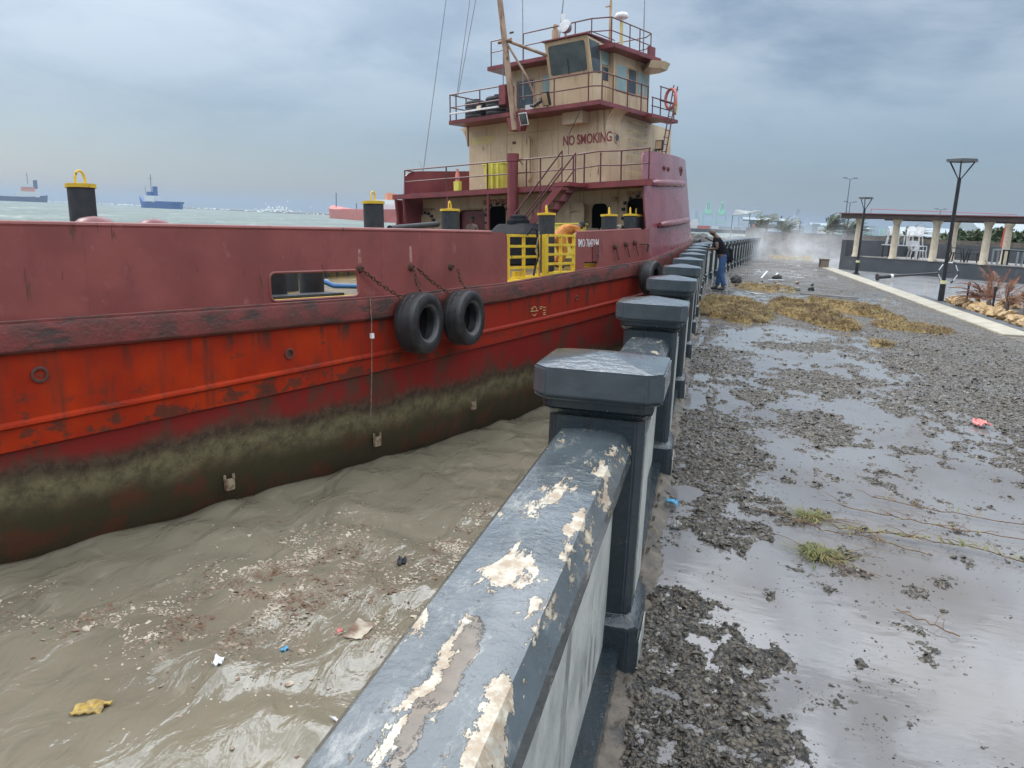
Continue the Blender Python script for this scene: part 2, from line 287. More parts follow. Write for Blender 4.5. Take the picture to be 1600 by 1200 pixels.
# ------------------------------------------------------------------ mesh helpers
def mesh_obj(name, me, mat, parent=None, mw=None):
    o = bpy.data.objects.new(name, me); COL.objects.link(o)
    if mat is not None: me.materials.append(M[mat] if isinstance(mat, str) else mat)
    if parent is not None: o.parent = parent
    if mw is not None: o.matrix_world = mw
    return o
def smooth(me, ang=40):
    me.shade_smooth() if hasattr(me, 'shade_smooth') else None
    try: me.set_sharp_from_angle(angle=R(ang))
    except Exception: pass
def frame(d):
    d = Vector(d).normalized(); a = Vector((0, 0, 1)) if abs(d.z) < .9 else Vector((1, 0, 0))
    u = d.cross(a).normalized(); return u, d.cross(u).normalized()
class MB:
    def __init__(s): s.v = []; s.f = []
    def add(s, vs, fs, T=None):
        k = len(s.v)
        s.v += [tuple(T @ Vector(p)) for p in vs] if T is not None else [tuple(p) for p in vs]
        s.f += [tuple(i+k for i in f) for f in fs]; return s
    def box(s, a, b, T=None):
        x0, y0, z0 = a; x1, y1, z1 = b
        return s.add([(x0,y0,z0),(x1,y0,z0),(x1,y1,z0),(x0,y1,z0),(x0,y0,z1),(x1,y0,z1),(x1,y1,z1),(x0,y1,z1)],
              [(0,3,2,1),(4,5,6,7),(0,1,5,4),(1,2,6,5),(2,3,7,6),(3,0,4,7)], T)
    def tube(s, path, r, n=8, closed=False, T=None):
        P = [Vector(p) for p in path]; m = len(P); rr = r if isinstance(r, (list, tuple)) else [r]*m
        u = None; k = len(s.v); vs = []
        for i, p in enumerate(P):
            if closed: d = (P[(i+1) % m]-P[i-1])
            else: d = P[min(i+1, m-1)]-P[max(i-1, 0)]
            d.normalize()
            if u is None: u, w_ = frame(d)
            else:
                u = (u - d*u.dot(d)); u = u.normalized() if u.length > 1e-6 else frame(d)[0]; w_ = d.cross(u)
            for j in range(n):
                a = 2*PI*j/n; vs.append(p + u*(rr[i]*math.cos(a)) + w_*(rr[i]*math.sin(a)))
        fs = []
        for i in range(m if closed else m-1):
            for j in range(n):
                i2 = (i+1) % m; fs.append((i*n+j, i*n+(j+1) % n, i2*n+(j+1) % n, i2*n+j))
        if not closed: fs += [tuple(range(n-1, -1, -1)), tuple((m-1)*n+j for j in range(n))]
        return s.add(vs, fs, T)
    def lathe(s, prof, n=24, T=None, closed=False):
        vs = [(r*math.cos(2*PI*j/n), r*math.sin(2*PI*j/n), z) for r, z in prof for j in range(n)]
        m = len(prof); fs = []
        for i in range(m if closed else m-1):
            for j in range(n):
                i2 = (i+1) % m; fs.append((i*n+j, i*n+(j+1) % n, i2*n+(j+1) % n, i2*n+j))
        if not closed: fs += [tuple(range(n-1, -1, -1)), tuple((m-1)*n+j for j in range(n))]
        return s.add(vs, fs, T)
    def prism(s, poly, z0, z1, T=None, top=None):
        n = len(poly); tp = top or poly
        vs = [(x, y, z0) for x, y in poly]+[(x, y, z1) for x, y in tp]
        return s.add(vs, [tuple(range(n-1, -1, -1)), tuple(range(n, 2*n))]+[(i, (i+1) % n, n+(i+1) % n, n+i) for i in range(n)], T)
    def grid(s, fn, nu, nv, T=None):
        vs = [fn(i/(nu-1), j/(nv-1)) for i in range(nu) for j in range(nv)]
        return s.add(vs, [(i*nv+j, (i+1)*nv+j, (i+1)*nv+j+1, i*nv+j+1) for i in range(nu-1) for j in range(nv-1)], T)
    def build(s, name, mat, parent=None, sm=False, bevel=0, seg=2):
        me = bpy.data.meshes.new(name); me.from_pydata(s.v, [], s.f); me.update()
        bm = bmesh.new(); bm.from_mesh(me); bmesh.ops.recalc_face_normals(bm, faces=bm.faces)
        if bevel: 
            bmesh.ops.bevel(bm, geom=[e for e in bm.edges if len(e.link_faces) == 2 and e.calc_face_angle(0) > .5], offset=bevel, segments=seg, affect='EDGES', clamp_overlap=True)
        bm.to_mesh(me); bm.free()
        if sm or bevel: smooth(me)
        return mesh_obj(name, me, mat, parent)
def np_mesh(name, V, Fq, mat, parent=None, sm=False):
    me = bpy.data.meshes.new(name); V = np.asarray(V, np.float32); Fq = np.asarray(Fq, np.int32); k = Fq.shape[1]
    me.vertices.add(len(V)); me.vertices.foreach_set('co', V.ravel())
    me.loops.add(Fq.size); me.loops.foreach_set('vertex_index', Fq.ravel())
    me.polygons.add(len(Fq)); me.polygons.foreach_set('loop_start', np.arange(0, Fq.size, k, dtype=np.int32))
    me.update(calc_edges=True); me.validate()
    me.polygons.foreach_set('use_smooth', np.full(len(Fq), sm)); me.update()
    return mesh_obj(name, me, mat, parent)
def tag(o, label=None, cat=None, group=None, kind=None):
    if label: o['label'] = label
    if cat: o['category'] = cat
    if group: o['group'] = group
    if kind: o['kind'] = kind
    return o
def thing(name, label, cat, mw=None, group=None):
    o = bpy.data.objects.new(name, None); COL.objects.link(o); o.empty_display_size = .2
    if mw is not None:
        o.matrix_world = mw if isinstance(mw, Matrix) else Matrix.Translation(mw)
    return tag(o, label, cat, group)
def copy_tree(o, parent=None):
    c = o.copy(); COL.objects.link(c)
    if parent is not None: c.parent = parent
    for ch in list(o.children): copy_tree(ch, c)
    return c
def rect(x0, y0, x1, y1, r=0, n=5, corners='1111'):
    """rounded rectangle outline ccw; corners: bl br tr tl"""
    pts = []
    for k, (cx, cy, sx, sy, a0) in enumerate(((x0, y0, 1, 1, PI), (x1, y0, -1, 1, 1.5*PI), (x1, y1, -1, -1, 0), (x0, y1, 1, -1, .5*PI))):
        if corners[k] == '1' and r > 0:
            pts += [(cx+sx*r+r*math.cos(a0+a*PI/2/n), cy+sy*r+r*math.sin(a0+a*PI/2/n)) for a in range(n+1)]
        else: pts.append((cx, cy))
    return pts
def plate(name, outer, holes, thick, mapf, mat, parent, step=.4):
    """flat plate with holes, cut every `step` along its x and mapped by mapf(x, y, d) (d = depth into the plate)"""
    cu = bpy.data.curves.new(name, 'CURVE'); cu.dimensions = '2D'; cu.fill_mode = 'BOTH'; cu.extrude = thick/2
    for pl_ in [outer]+list(holes):
        sp = cu.splines.new('POLY'); sp.points.add(len(pl_)-1); sp.use_cyclic_u = True
        for i, (a, b) in enumerate(pl_): sp.points[i].co = (a, b, 0, 1)
    to = bpy.data.objects.new('tmp', cu); COL.objects.link(to)
    dg = bpy.context.evaluated_depsgraph_get(); me = bpy.data.meshes.new_from_object(to.evaluated_get(dg))
    bpy.data.objects.remove(to); bpy.data.curves.remove(cu); me.name = name; me.materials.clear()
    bm = bmesh.new(); bm.from_mesh(me)
    xs = [v.co.x for v in bm.verts]
    k = min(xs)+step
    while step and k < max(xs)-.05:
        bmesh.ops.bisect_plane(bm, geom=bm.verts[:]+bm.edges[:]+bm.faces[:], plane_co=(k, 0, 0), plane_no=(1, 0, 0)); k += step
    for v in bm.verts: v.co = Vector(mapf(v.co.x, v.co.y, thick/2-v.co.z))
    bmesh.ops.recalc_face_normals(bm, faces=bm.faces); bm.to_mesh(me); bm.free()
    return mesh_obj(name, me, mat, parent)
def text(name, s, size, T, mat, parent, sx=1.0, depth=.004, bold=0.0):
    cu = bpy.data.curves.new(name, 'FONT'); cu.body = s; cu.size = size; cu.extrude = depth; cu.offset = bold
    to = bpy.data.objects.new('tmp', cu); COL.objects.link(to)
    dg = bpy.context.evaluated_depsgraph_get(); me = bpy.data.meshes.new_from_object(to.evaluated_get(dg))
    bpy.data.objects.remove(to); me.materials.clear(); me.name = name
    me.transform(T @ Matrix.Diagonal((sx, 1, 1, 1)))
    return mesh_obj(name, me, mat, parent)
def basis(o, x, y, z):
    return Matrix(((x[0], y[0], z[0], o[0]), (x[1], y[1], z[1], o[1]), (x[2], y[2], z[2], o[2]), (0, 0, 0, 1)))
# value noise in numpy
_perm = rng.random((256, 256))
def vnoise(x, y):
    xi = np.floor(x).astype(int); yi = np.floor(y).astype(int); fx = x-xi; fy = y-yi
    fx = fx*fx*(3-2*fx); fy = fy*fy*(3-2*fy); g = lambda a, b: _perm[a & 255, b & 255]
    return (g(xi, yi)*(1-fx)+g(xi+1, yi)*fx)*(1-fy)+(g(xi, yi+1)*(1-fx)+g(xi+1, yi+1)*fx)*fy
def fbm(x, y, o=5, g=.5):
    a = 1; t = 0; n = 0
    for k in range(o): t += a*vnoise(x*2**k+17.3*k, y*2**k+9.1*k); n += a; a *= g
    return t/n-.5
def ss(x, a, b):
    t = np.clip((x-a)/(b-a), 0, 1); return t*t*(3-2*t)
# ================================================================== THE SETTING
WATER = -2.49
def sea_h(X, Y):
    D = np.hypot(X, Y)
    u = X*.80+Y*.60; v = -X*.60+Y*.80
    near = .036*np.sin(u*2.9+9*fbm(X*.5, Y*.5, 2))+.016*np.sin(v*5.0+u*1.6+2+9*fbm(X*.5+5, Y*.5, 2))
    r = fbm(u*1.5+3, v*.8, 3, .45); near = near+.07*(.30-np.sqrt(r*r+.006)*2.0)+.05*fbm(u*3.0, v*1.9, 2, .4)
    far = .9*fbm(u*.09, v*.03, 5, .55)+.5*(.3-np.abs(fbm(u*.16+9, v*.05, 4)))
    f = ss(D, 22, 120)
    return near*(1-f)*ss(D, 400, 60)+far*f*ss(D, 4500, 1500)
xs = np.concatenate([-np.geomspace(6000, 300, 26), -np.geomspace(290, 13, 170), np.arange(-12.6, .05, .055), np.geomspace(1, 3000, 40)])
ys = np.concatenate([-np.geomspace(400, 5, 14), np.arange(-4.2, 19, .055), np.geomspace(19.3, 400, 190), np.geomspace(420, 6000, 24)])
XX, YY = np.meshgrid(xs, ys, indexing='ij'); ZZ = WATER+sea_h(XX, YY)*(XX < .5)
nx, ny = XX.shape; idx = np.arange(nx*ny).reshape(nx, ny)
Fq = np.stack([idx[:-1, :-1], idx[1:, :-1], idx[1:, 1:], idx[:-1, 1:]], -1).reshape(-1, 4)
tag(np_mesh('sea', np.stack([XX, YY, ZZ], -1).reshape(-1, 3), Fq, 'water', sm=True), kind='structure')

def quay_x(Y): return -.355+np.maximum(0, np.asarray(Y, float)-25)*.112      # line of the balustrade
# puddle / gravel layout of the quay surface: >0 dry gravel, <0 under water
BL = [(-.02, 2.35, .50, 1.15, 1.5), (.02, 5.9, .62, 1.75, 1.5), (1.02, 7.15, .42, .75, .9), (1.35, 9.3, .62, .85, .9), (1.35, 12.1, .75, .42, .9), (.1, 10.1, .50, 1.5, 1.0),
      (3.9, 8.6, 1.95, 3.1, 1.4), (4.6, 12.4, 2.6, 2.4, 1.2), (3.0, 11.4, .9, 1.7, .9), (.6, 8.2, .25, .4, .4), (.05, 12.9, .35, .35, .5)]
def gmask(X, Y):
    m = np.full(np.shape(X), -1.0)
    for cx, cy, rx, ry, a in BL:
        d = np.hypot((X-cx)/rx, (Y-cy)/ry); m = np.maximum(m, np.minimum(1.6*(1.0-d), 1.0)*min(a, 1.2))
    far = ss(Y, 13.6, 15.5); m = m*(1-far)+far*(.35+2.6*fbm(X*.5+3, Y*.28, 4))
    m = np.maximum(m, ss(X, 4.2, 5.1)*1.2-.4)
    # small pools inside the gravel
    for cx, cy, rx, ry in ((.0, 3.86, .16, .12), (.08, 3.05, .05, .035), (.15, 4.9, .06, .05), (-.03, 7.6, .10, .14), (.02, 9.0, .09, .22)):
        m = m-2.0*ss(np.hypot((X-cx)/rx, (Y-cy)/ry)+1.6*fbm(X*13, Y*9, 3), 1.3, .6)
    return m+1.0*fbm(X*1.6, Y*1.2, 3, .6)+2.8*fbm(X*7, Y*5, 5, .68)
def ground_h(X, Y):
    m = gmask(X, Y); f = ss(m, -.35, .35)
    rough = (fbm(X*14, Y*14, 4, .66))*.060*f+np.maximum(0, fbm(X*34+4, Y*34, 2)+.05)*.020*f
    hole = -.22*ss(np.hypot((X+.03)/.10, (Y-4.92)/.13), 1.2, .6)
    return -.015+.0165*f+rough*.95*ss(Y, 40, 12)+hole
def ground_patch(name, xs, ys):
    XX, YY = np.meshgrid(xs, ys, indexing='ij'); ZZ = ground_h(XX, YY)
    nx, ny = XX.shape; idx = np.arange(nx*ny).reshape(nx, ny)
    return np.stack([XX, YY, ZZ], -1).reshape(-1, 3), np.stack([idx[:-1, :-1], idx[1:, :-1], idx[1:, 1:], idx[:-1, 1:]], -1).reshape(-1, 4)
gx = np.concatenate([np.arange(-.62, 3.2, .014), np.arange(3.2, 5.45, .03), [5.6, 8, 14, 30, 80, 300]])
gy = np.concatenate([[-40, -15, -6], np.arange(-3, 1.6, .2), np.arange(1.6, 8.5, .014), np.arange(8.5, 17, .035), np.arange(17, 40, .1), np.arange(40, 62, .5), [64]])
V, F_ = ground_patch('ground', gx, gy)
# the quay follows the bend of the balustrade
msk = V[:, 0] < 5; V[:, 0] += np.where(msk, (quay_x(V[:, 1])+.355)*(5-V[:, 0])/5.6, 0)
V[:, 2] = np.where(V[:, 0] > 5.44, -.03, V[:, 2])
tag(np_mesh('quay_ground', V, F_, 'ground', sm=False), kind='structure')
# standing rain water on the quay, one level sheet that the gravel pokes through
b = MB(); ys_ = np.linspace(-3, 42, 60); 
b.add([p for y in ys_ for p in ((float(quay_x(y))+.14, y, -.004), (5.16, y, -.004))], [(2*i, 2*i+1, 2*i+3, 2*i+2) for i in range(59)])
tag(b.build('puddle_water', 'puddle'), kind='structure')
# quay wall under the balustrade, down into the harbour
b = MB(); Yq = list(np.linspace(-40, 64, 60)); 
for i in range(59):
    y0, y1 = Yq[i], Yq[i+1]; a0, a1 = float(quay_x(y0)), float(quay_x(y1))
    b.add([(a0-.31, y0, -4), (a0+.2, y0, -4), (a0+.2, y0, -.035), (a0-.31, y0, -.035), (a1-.31, y1, -4), (a1+.2, y1, -4), (a1+.2, y1, -.035), (a1-.31, y1, -.035)],
          [(0, 4, 7, 3), (3, 7, 6, 2), (0, 3, 2, 1)])
tag(b.build('quay_wall', 'concrete'), 'damp concrete quay wall dropping from the balustrade to the water', 'quay wall', kind='structure')
# footing strip, rough broken concrete, between the posts and the gravel
b = MB(); ny_ = 1500
def foot(u, v):
    y = -2+u*26; x = float(quay_x(y))+.12+v*.14
    return (x+.06*float(fbm(np.array(y*5.), np.array(v*1.), 4))*v, y, .035-.06*v**2+.055*float(fbm(np.array(y*14.), np.array(v*5.), 4)))
b.grid(foot, ny_, 9); tag(b.build('footing_strip', 'concrete', sm=True), kind='structure')

# loose gravel: real little stones, one object (nobody could count them)
def stones(n, X, Y, S, z, name, mat, flat=.6):
    base = np.array([(1,0,0),(-1,0,0),(0,1,0),(0,-1,0),(0,0,1),(0,0,-1)], float)
    tri = np.array([(0,2,4),(2,1,4),(1,3,4),(3,0,4),(2,0,5),(1,2,5),(3,1,5),(0,3,5)])
    # subdivide once for rounder chips
    vs = [tuple(p) for p in base]; d = {}; fs = []
    def mid(a, b_):
        k = (min(a, b_), max(a, b_))
        if k not in d: p = (np.array(vs[a])+np.array(vs[b_])); vs.append(tuple(p/np.linalg.norm(p))); d[k] = len(vs)-1
        return d[k]
    for a, b_, c_ in tri:
        ab, bc, ca = mid(a, b_), mid(b_, c_), mid(c_, a); fs += [(a, ab, ca), (b_, bc, ab), (c_, ca, bc), (ab, bc, ca)]
    U0 = np.array(vs); Fb = np.array(fs); nv = len(U0)
    P = U0[None]*rng.uniform(.62, 1.12, (n, nv, 1))
    P *= np.stack([rng.uniform(.8, 1.4, n), rng.uniform(.55, 1.0, n), rng.uniform(.4, .9, n)*flat*1.3], -1)[:, None, :]
    a = rng.uniform(0, 2*PI, n); t = rng.normal(0, .35, n)
    x, y, zz = P[..., 0], P[..., 1], P[..., 2]
    x, zz = x*np.cos(t)[:, None]-zz*np.sin(t)[:, None], x*np.sin(t)[:, None]+zz*np.cos(t)[:, None]
    x, y = x*np.cos(a)[:, None]-y*np.sin(a)[:, None], x*np.sin(a)[:, None]+y*np.cos(a)[:, None]
    V = np.stack([x, y, zz], -1)*S[:, None, None]+np.stack([X, Y, z+S*.12], -1)[:, None, :]
    F_ = (Fb[None]+(np.arange(n)*nv)[:, None, None]).reshape(-1, 3)
    return np_mesh(name, V.reshape(-1, 3), F_, mat)
N = 400000
Yg = 1.7*(15.0/1.7)**rng.random(N); Xg = rng.uniform(-.2, 4.9, N)
mk = gmask(Xg, Yg); keep = rng.random(N) < .42*ss(mk, -.80, .35)**1.5+.004+.05*np.maximum(0, fbm(Xg*3, Yg*3, 3)-.12)
# nearer stones only where the picture is close enough to show them
keep &= (Xg < .75+Yg*.36) & (rng.random(N) < np.clip(5.0/Yg, .25, 1))
keep &= np.hypot((Xg+.03)/.13, (Yg-4.92)/.16) > 1
Xg, Yg, mk = Xg[keep], Yg[keep], mk[keep]; n_ = len(Xg)
Sg = np.clip(rng.lognormal(math.log(.0046), .62, n_), .0020, .020)*np.clip(.72+Yg*.10, .8, 1.7)
Sg = np.where(mk < -.2, Sg*.9, Sg)
tag(stones(n_, Xg, Yg, Sg, np.maximum(ground_h(Xg, Yg)+.001, -.004-Sg*.35), 'gravel', 'gravel'), kind='stuff')

# kerb strip and the lower wet path
b = MB(); b.box((5.17, 15.4, -.02), (5.74, 40.5, .035)); b.build('kerb_strip', 'kerb', bevel=.01)['kind'] = 'structure'
b = MB(); b.box((5.744, -6, -.3), (300, 64, -.012)); b.build('path', 'wetpath')['kind'] = 'structure'
b = MB(); b.box((5.75, -2, -.02), (6.02, 24.3, .03)); b.build('dark_path_border', 'graywall', bevel=.01)['kind'] = 'structure'
b = MB(); b.box((5.17, -4, -.02), (5.74, 15.33, .012)); b.build('worn_kerb_strip', 'concrete', bevel=.01)['kind'] = 'structure'

# ================================================================== BALUSTRADE
bal = thing('balustrade', 'slate grey concrete balustrade with capped posts and peeling handrail along the quay edge', 'balustrade', (0, 0, 0))
def octo(h, c, cx=0, cy=0): return [(cx+x, cy+y) for x, y in ((h-c, -h), (h, -h+c), (h, h-c), (h-c, h), (-h+c, h), (-h, h-c), (-h, -h+c), (-h+c, -h))]
def make_post(parent):
    p = MB()
    p.prism(octo(.212, .035), -.1, .20, top=octo(.212, .035)); p.prism(octo(.212, .035), .2005, .245, top=octo(.180, .03)); p.prism(octo(.178, .028), .24, 1.01)
    p.prism(octo(.180, .03), 1.0, 1.035, top=octo(.205, .035)); p.prism(octo(.205, .035), 1.0355, 1.075)
    o = p.build('post', 'slate', parent, bevel=.006)
    c_ = MB(); c_.prism(octo(.232, .05), 1.07, 1.083, top=octo(.238, .052)); c_.prism(octo(.238, .052), 1.0835, 1.185); c_.prism(octo(.238, .052), 1.1852, 1.222, top=octo(.03, .006))
    c_.build('cap', 'capslate', o, bevel=.007)
    w_ = MB(); w_.box((.1785, -.115, .30), (.184, .115, .94)); w_.box((.215, -.13, .0), (.2185, .13, .11)); w_.build('inset_panel', 'limewash', o)
    return o
stops = [(-.355, -1.3)]; y = 2.89
while y < 24: stops.append((-.355, y)); y += 2.47
y = stops[-1][1]
while y < 52.3: y += 1.5; stops.append((float(quay_x(y)), y))
proto = make_post(bal)
for i, (x, y) in enumerate(stops):
    o = proto if i == 0 else copy_tree(proto, bal)
    ang = 0 if y < 25 else -math.atan(.112)
    o.location = (x, y, 0 if i != 1 else 0); o.rotation_euler = (0, 0, ang+random.uniform(-.012, .012))
for i in range(len(stops)-1):
    (x0, y0), (x1, y1) = stops[i], stops[i+1]; L = math.hypot(x1-x0, y1-y0); gap = .178
    T = basis((x0, y0, 0), ((y1-y0)/L, -(x1-x0)/L, 0), ((x1-x0)/L, (y1-y0)/L, 0), (0, 0, 1))
    prof = [(-.145, .845), (-.15, .918), (-.122, .952), (-.05, .960), (.03, .960), (.100, .953), (.136, .905), (.136, .845)]
    m_ = MB(); ns = max(2, int((L-2*gap)/.04)) if i < 2 else 6; n = len(prof)
    vs = []; 
    for k in range(ns+1):
        yy = gap-.002+(L-2*gap+.004)*k/ns
        for (a, z) in prof:
            wob = .003*float(fbm(np.array(a*20+i*7), np.array(yy*6), 3))+.0025*float(fbm(np.array(a*60), np.array(yy*30), 2)) if i < 2 else 0
            vs.append((a+wob, yy, z+wob*1.4))
    fs = [(k*n+j, k*n+(j+1) % n, (k+1)*n+(j+1) % n, (k+1)*n+j) for k in range(ns) for j in range(n)]+[tuple(range(n)), tuple(ns*n+j for j in range(n-1, -1, -1))]
    m_.add(vs, fs, T); o = m_.build('handrail', 'peel', bal, sm=True); smooth(o.data, 16)
    q = MB(); q.box((-.065, gap, .12), (.085, L-gap, .846), T); q.build('infill_panel', 'limewash', bal)
    q = MB(); q.box((-.15, gap, -.1), (.15, L-gap, .1195), T); q.build('plinth_beam', 'slate', bal, bevel=.006)
# ================================================================== THE SHIP
HD, LIST = R(25.0), R(3.0)
S_ = Vector((math.sin(HD), math.cos(HD), 0)); P0 = Vector((-math.cos(HD), math.sin(HD), 0))
P_ = P0*math.cos(LIST)-Vector((0, 0, 1))*math.sin(LIST); U_ = Vector((0, 0, 1))*math.cos(LIST)+P0*math.sin(LIST)
O_ = Vector((-4.98, 11.63, .38)); SM = basis(O_, S_, P_, U_)
def at_ship(s, p, u, rz=0): return SM @ Matrix.Translation((s, p, u)) @ Matrix.Rotation(rz, 4, 'Z')
ship = thing('supply_vessel', 'oxide red supply vessel with buff wheelhouse and orange hull moored beside the balustrade', 'ship', SM)
_ps = [-16, -12, 0, 3, 5, 7, 10, 12, 14, 16, 18, 19.5, 20.3]; _pp = [0, 0, 0, .2, .38, .6, .98, 1.35, 1.9, 2.65, 3.7, 4.8, 6.0]
_us = [-16, -6, 0, 3.3, 6, 10.3, 12, 16, 20.3]; _uu = [0, 0, 0, .09, .24, .41, .62, 1.0, 1.4]
def smoothed(xs, ys):
    g = np.linspace(xs[0], xs[-1], 800); v = np.interp(g, xs, ys); k = np.hanning(41); k /= k.sum()
    vp = np.convolve(np.pad(v, 20, mode='reflect', reflect_type='odd'), k, 'valid'); return lambda s: float(np.interp(s, g, vp))
pf = smoothed(_ps, _pp); us = smoothed(_us, _uu)
CL = 6.0
def strake(s): return -1.16+.042*(s+5.7)
# hull shell
SS_ = list(np.arange(-15, 20.35, .25)); 
def sect(s):
    top = us(s); st = strake(s); fl = max(0, s-6)**1.25*.035
    L = [(top, .07), (top-.33, .07), (st+.06, .085), (st+.03, .05), (st, .045), (st-.03, .085), (st-.27, .09), (st-.30, .14), (-1.9, .20), (-2.3, .28), (-2.75, .45), (-3.3, .95), (-3.8, 2.2)]
    return [(z, o+fl*max(0, (top-.4-z))*.5) for z, o in L]
hv = []; nS = len(SS_)
for side in (0, 1):
    for s in SS_:
        for z, o in sect(s):
            p = min(pf(s)+o, CL); hv.append((s, p if side == 0 else 2*CL-p, z))
ns = len(sect(0)); fs = []
for side in (0, 1):
    k0 = side*nS*ns
    for i in range(nS-1):
        for j in range(ns-1):
            a = k0+i*ns+j; q = (a, a+ns, a+ns+1, a+1); fs.append(q if side == 0 else q[::-1])
fs.append(tuple(list(range(ns))+[nS*ns+j for j in range(ns-1, -1, -1)]))
h = MB().add(hv, fs); hull = h.build('hull', M['hull'], ship, sm=True); smooth(hull.data, 25)
# rub rail (steel fender along the deck edge)
def strip(name, mat, s0, s1, prof, side=0, step=.25, bev=0):
    n = len(prof); vs = []; g = np.arange(s0, s1+.001, step)
    for s in g:
        for o, z in prof:
            p = min(pf(s)+o, CL); vs.append((s, p if side == 0 else 2*CL-p, us(s)+z))
    fs = [(k*n+j, k*n+(j+1) % n, (k+1)*n+(j+1) % n, (k+1)*n+j) for k in range(len(g)-1) for j in range(n)]+[tuple(range(n)), tuple((len(g)-1)*n+j for j in range(n))]
    o_ = MB().add(vs, fs).build(name, mat, ship, sm=True); smooth(o_.data, 30); return o_
RP = [(.10, .0), (.02, .005), (-.012, -.012), (-.02, -.04), (-.02, -.30), (-.005, -.325), (.03, -.345), (.10, -.35)]
for side in (0, 1): strip('rub_rail', 'rail_oxide', -15, 20.25, RP, side)
for side in (0, 1): strip('rail_lip', 'rail_oxide', -15, 20.25, [(.075, .03), (.005, .03), (-.002, .022), (-.002, -.008), (.075, -.008)], side)
# main deck
b = MB(); g = np.arange(-15, 20.3, .5)
b.add([q for s in g for q in ((s, pf(s)+.05, us(s)-.03), (s, 2*CL-pf(s)-.05, us(s)-.03))], [(2*i, 2*i+1, 2*i+3, 2*i+2) for i in range(len(g)-1)])
b.build('main_deck', 'deck', ship)
# bulwarks
def bmap(o, tumble=0, side=0):
    def f(s, u, d):
        p = min(pf(s)+o+d+tumble*max(0, u-1.3), CL); return (s, p if side == 0 else 2*CL-p, u+us(s)*max(0, 1-(u/ .35)) if u < .35 else u)
    return f
aft = [(-14.9, .03), (3.32, .03)]+[(3.32, .96), (3.30, 1.02), (3.24, 1.065), (3.16, 1.08)]+[(0, 1.075), (-6, 1.055), (-14.9, 1.05)]
plate('bulwark', aft, [rect(-2.19, .05, -.60, .455, .09)], .05, bmap(.075), 'bulwark', ship)
for s_ in (-9.2, -6.9, -4.6, -2.35, -.1, 2.15):
    plate('weld_seam', [(s_-.011, .04), (s_+.011, .04), (s_+.011, 1.04), (s_-.011, 1.04)], [], .004, lambda x, y, d: (x, pf(x)+.073+d, y), 'bulwark', ship, 0)
# cap along the bulwark top and rim round the opening
b = MB(); b.tube([(s, pf(s)+.10, 1.065+.0012*(s+8)) for s in np.arange(-14.8, 3.2, .4)], .036, 8)
b.build('bulwark_top_bar', 'bulwark', ship, sm=True)
b = MB(); b.tube([(s, pf(s)+.08, u+.0) for s, u in rect(-2.19, .05, -.60, .455, .09)], .022, 6, closed=True); b.build('opening_rim', 'bulwark', ship, sm=True)
fore = [(6.03, .03), (10.32, .03), (10.32, 1.30), (9.9, 1.245), (9.2, 1.215), (7.5, 1.16), (6.09, 1.12), (6.03, 1.07)]
plate('bulwark', fore, [rect(6.44, .23, 7.15, .45, .03)], .05, bmap(.075), 'bulwark', ship)
b = MB(); b.tube([(s, pf(s)+.10, 1.11+(s-5.8)*.036) for s in np.arange(6.1, 9.9, .3)], .03, 8); b.build('bulwark_top_bar', 'bulwark', ship, sm=True)
# stiffener plate and dents near the slot
b = MB(); b.box((6.85, pf(6.95)+.045, .46), (7.12, pf(6.95)+.09, .84)); b.build('doubler_plate', 'rail_oxide', ship, bevel=.004)
port_b = [(-14.9, .03), (10.3, .03), (10.3, 1.2), (-14.9, 1.05)]
plate('bulwark', port_b, [], .05, bmap(.075, 0, 1), 'bulwark', ship)
fc = [(10.22, .03), (20.2, .03), (20.2, 3.75), (16, 3.66), (13, 3.50), (11.2, 3.40), (10.7, 3.37), (10.38, 3.30), (10.22, 3.16)]
for side in (0, 1):
    fcp = plate('forecastle_plating', fc, [], .05, bmap(.075, .13, side), 'oxide_gloss', ship, .3)
    def bar(name, s0, s1, u0, u1, r):
        b = MB(); pts = []
        for k in range(15):
            s = s0+(s1-s0)*k/14; u = u0+(u1-u0)*k/14; p = pf(s)+.055+.13*max(0, u-1.3); p = p if side == 0 else 2*CL-p; pts.append((s, p, u))
        b.tube(pts, [r*.55, r*.92]+[r]*11+[r*.9, r*.5], 10); b.build(name, 'oxide_gloss', fcp, sm=True)
    bar('fender_bar', 10.75, 14.9, 2.52, 2.78, .10); bar('fender_bar', 11.15, 15.3, 1.40, 1.66, .10)
    if side == 0:
        for (s, u, r) in ((12.0, 3.02, .07), (12.45, 3.03, .07), (14.3, 3.14, .15)):
            p = pf(s)+.06+.13*(u-1.3); T = basis((s, p, u), (1, .25, 0), (0, 0, 1), (.25, -1, 0))
            b = MB(); b.lathe([(r, -.01), (r, .02), (r*.6, .025), (r*.55, -.02)], 14, T); b.build('fairlead_ring', 'rail_oxide', fcp, sm=True)
# portlights in the hull
for s, u, r in ((-5.22, -.60, .10), (-1.93, -.72, .085), (6.1, -.35, .07)):
    T = basis((s, pf(s)+.085, u), (1, 0, 0), (0, 0, 1), (0, -1, 0))
    o = MB().lathe([(r, -.02), (r*.95, .028), (r*.75, .034), (r*.6, .03), (r*.55, -.01)], 20, T).build('portlight', 'rail_oxide', ship, sm=True)
    MB().lathe([(r*.62, -.01), (r*.62, .008), (0.001, .010)], 16, T).build('cover', 'chain', o, sm=True)
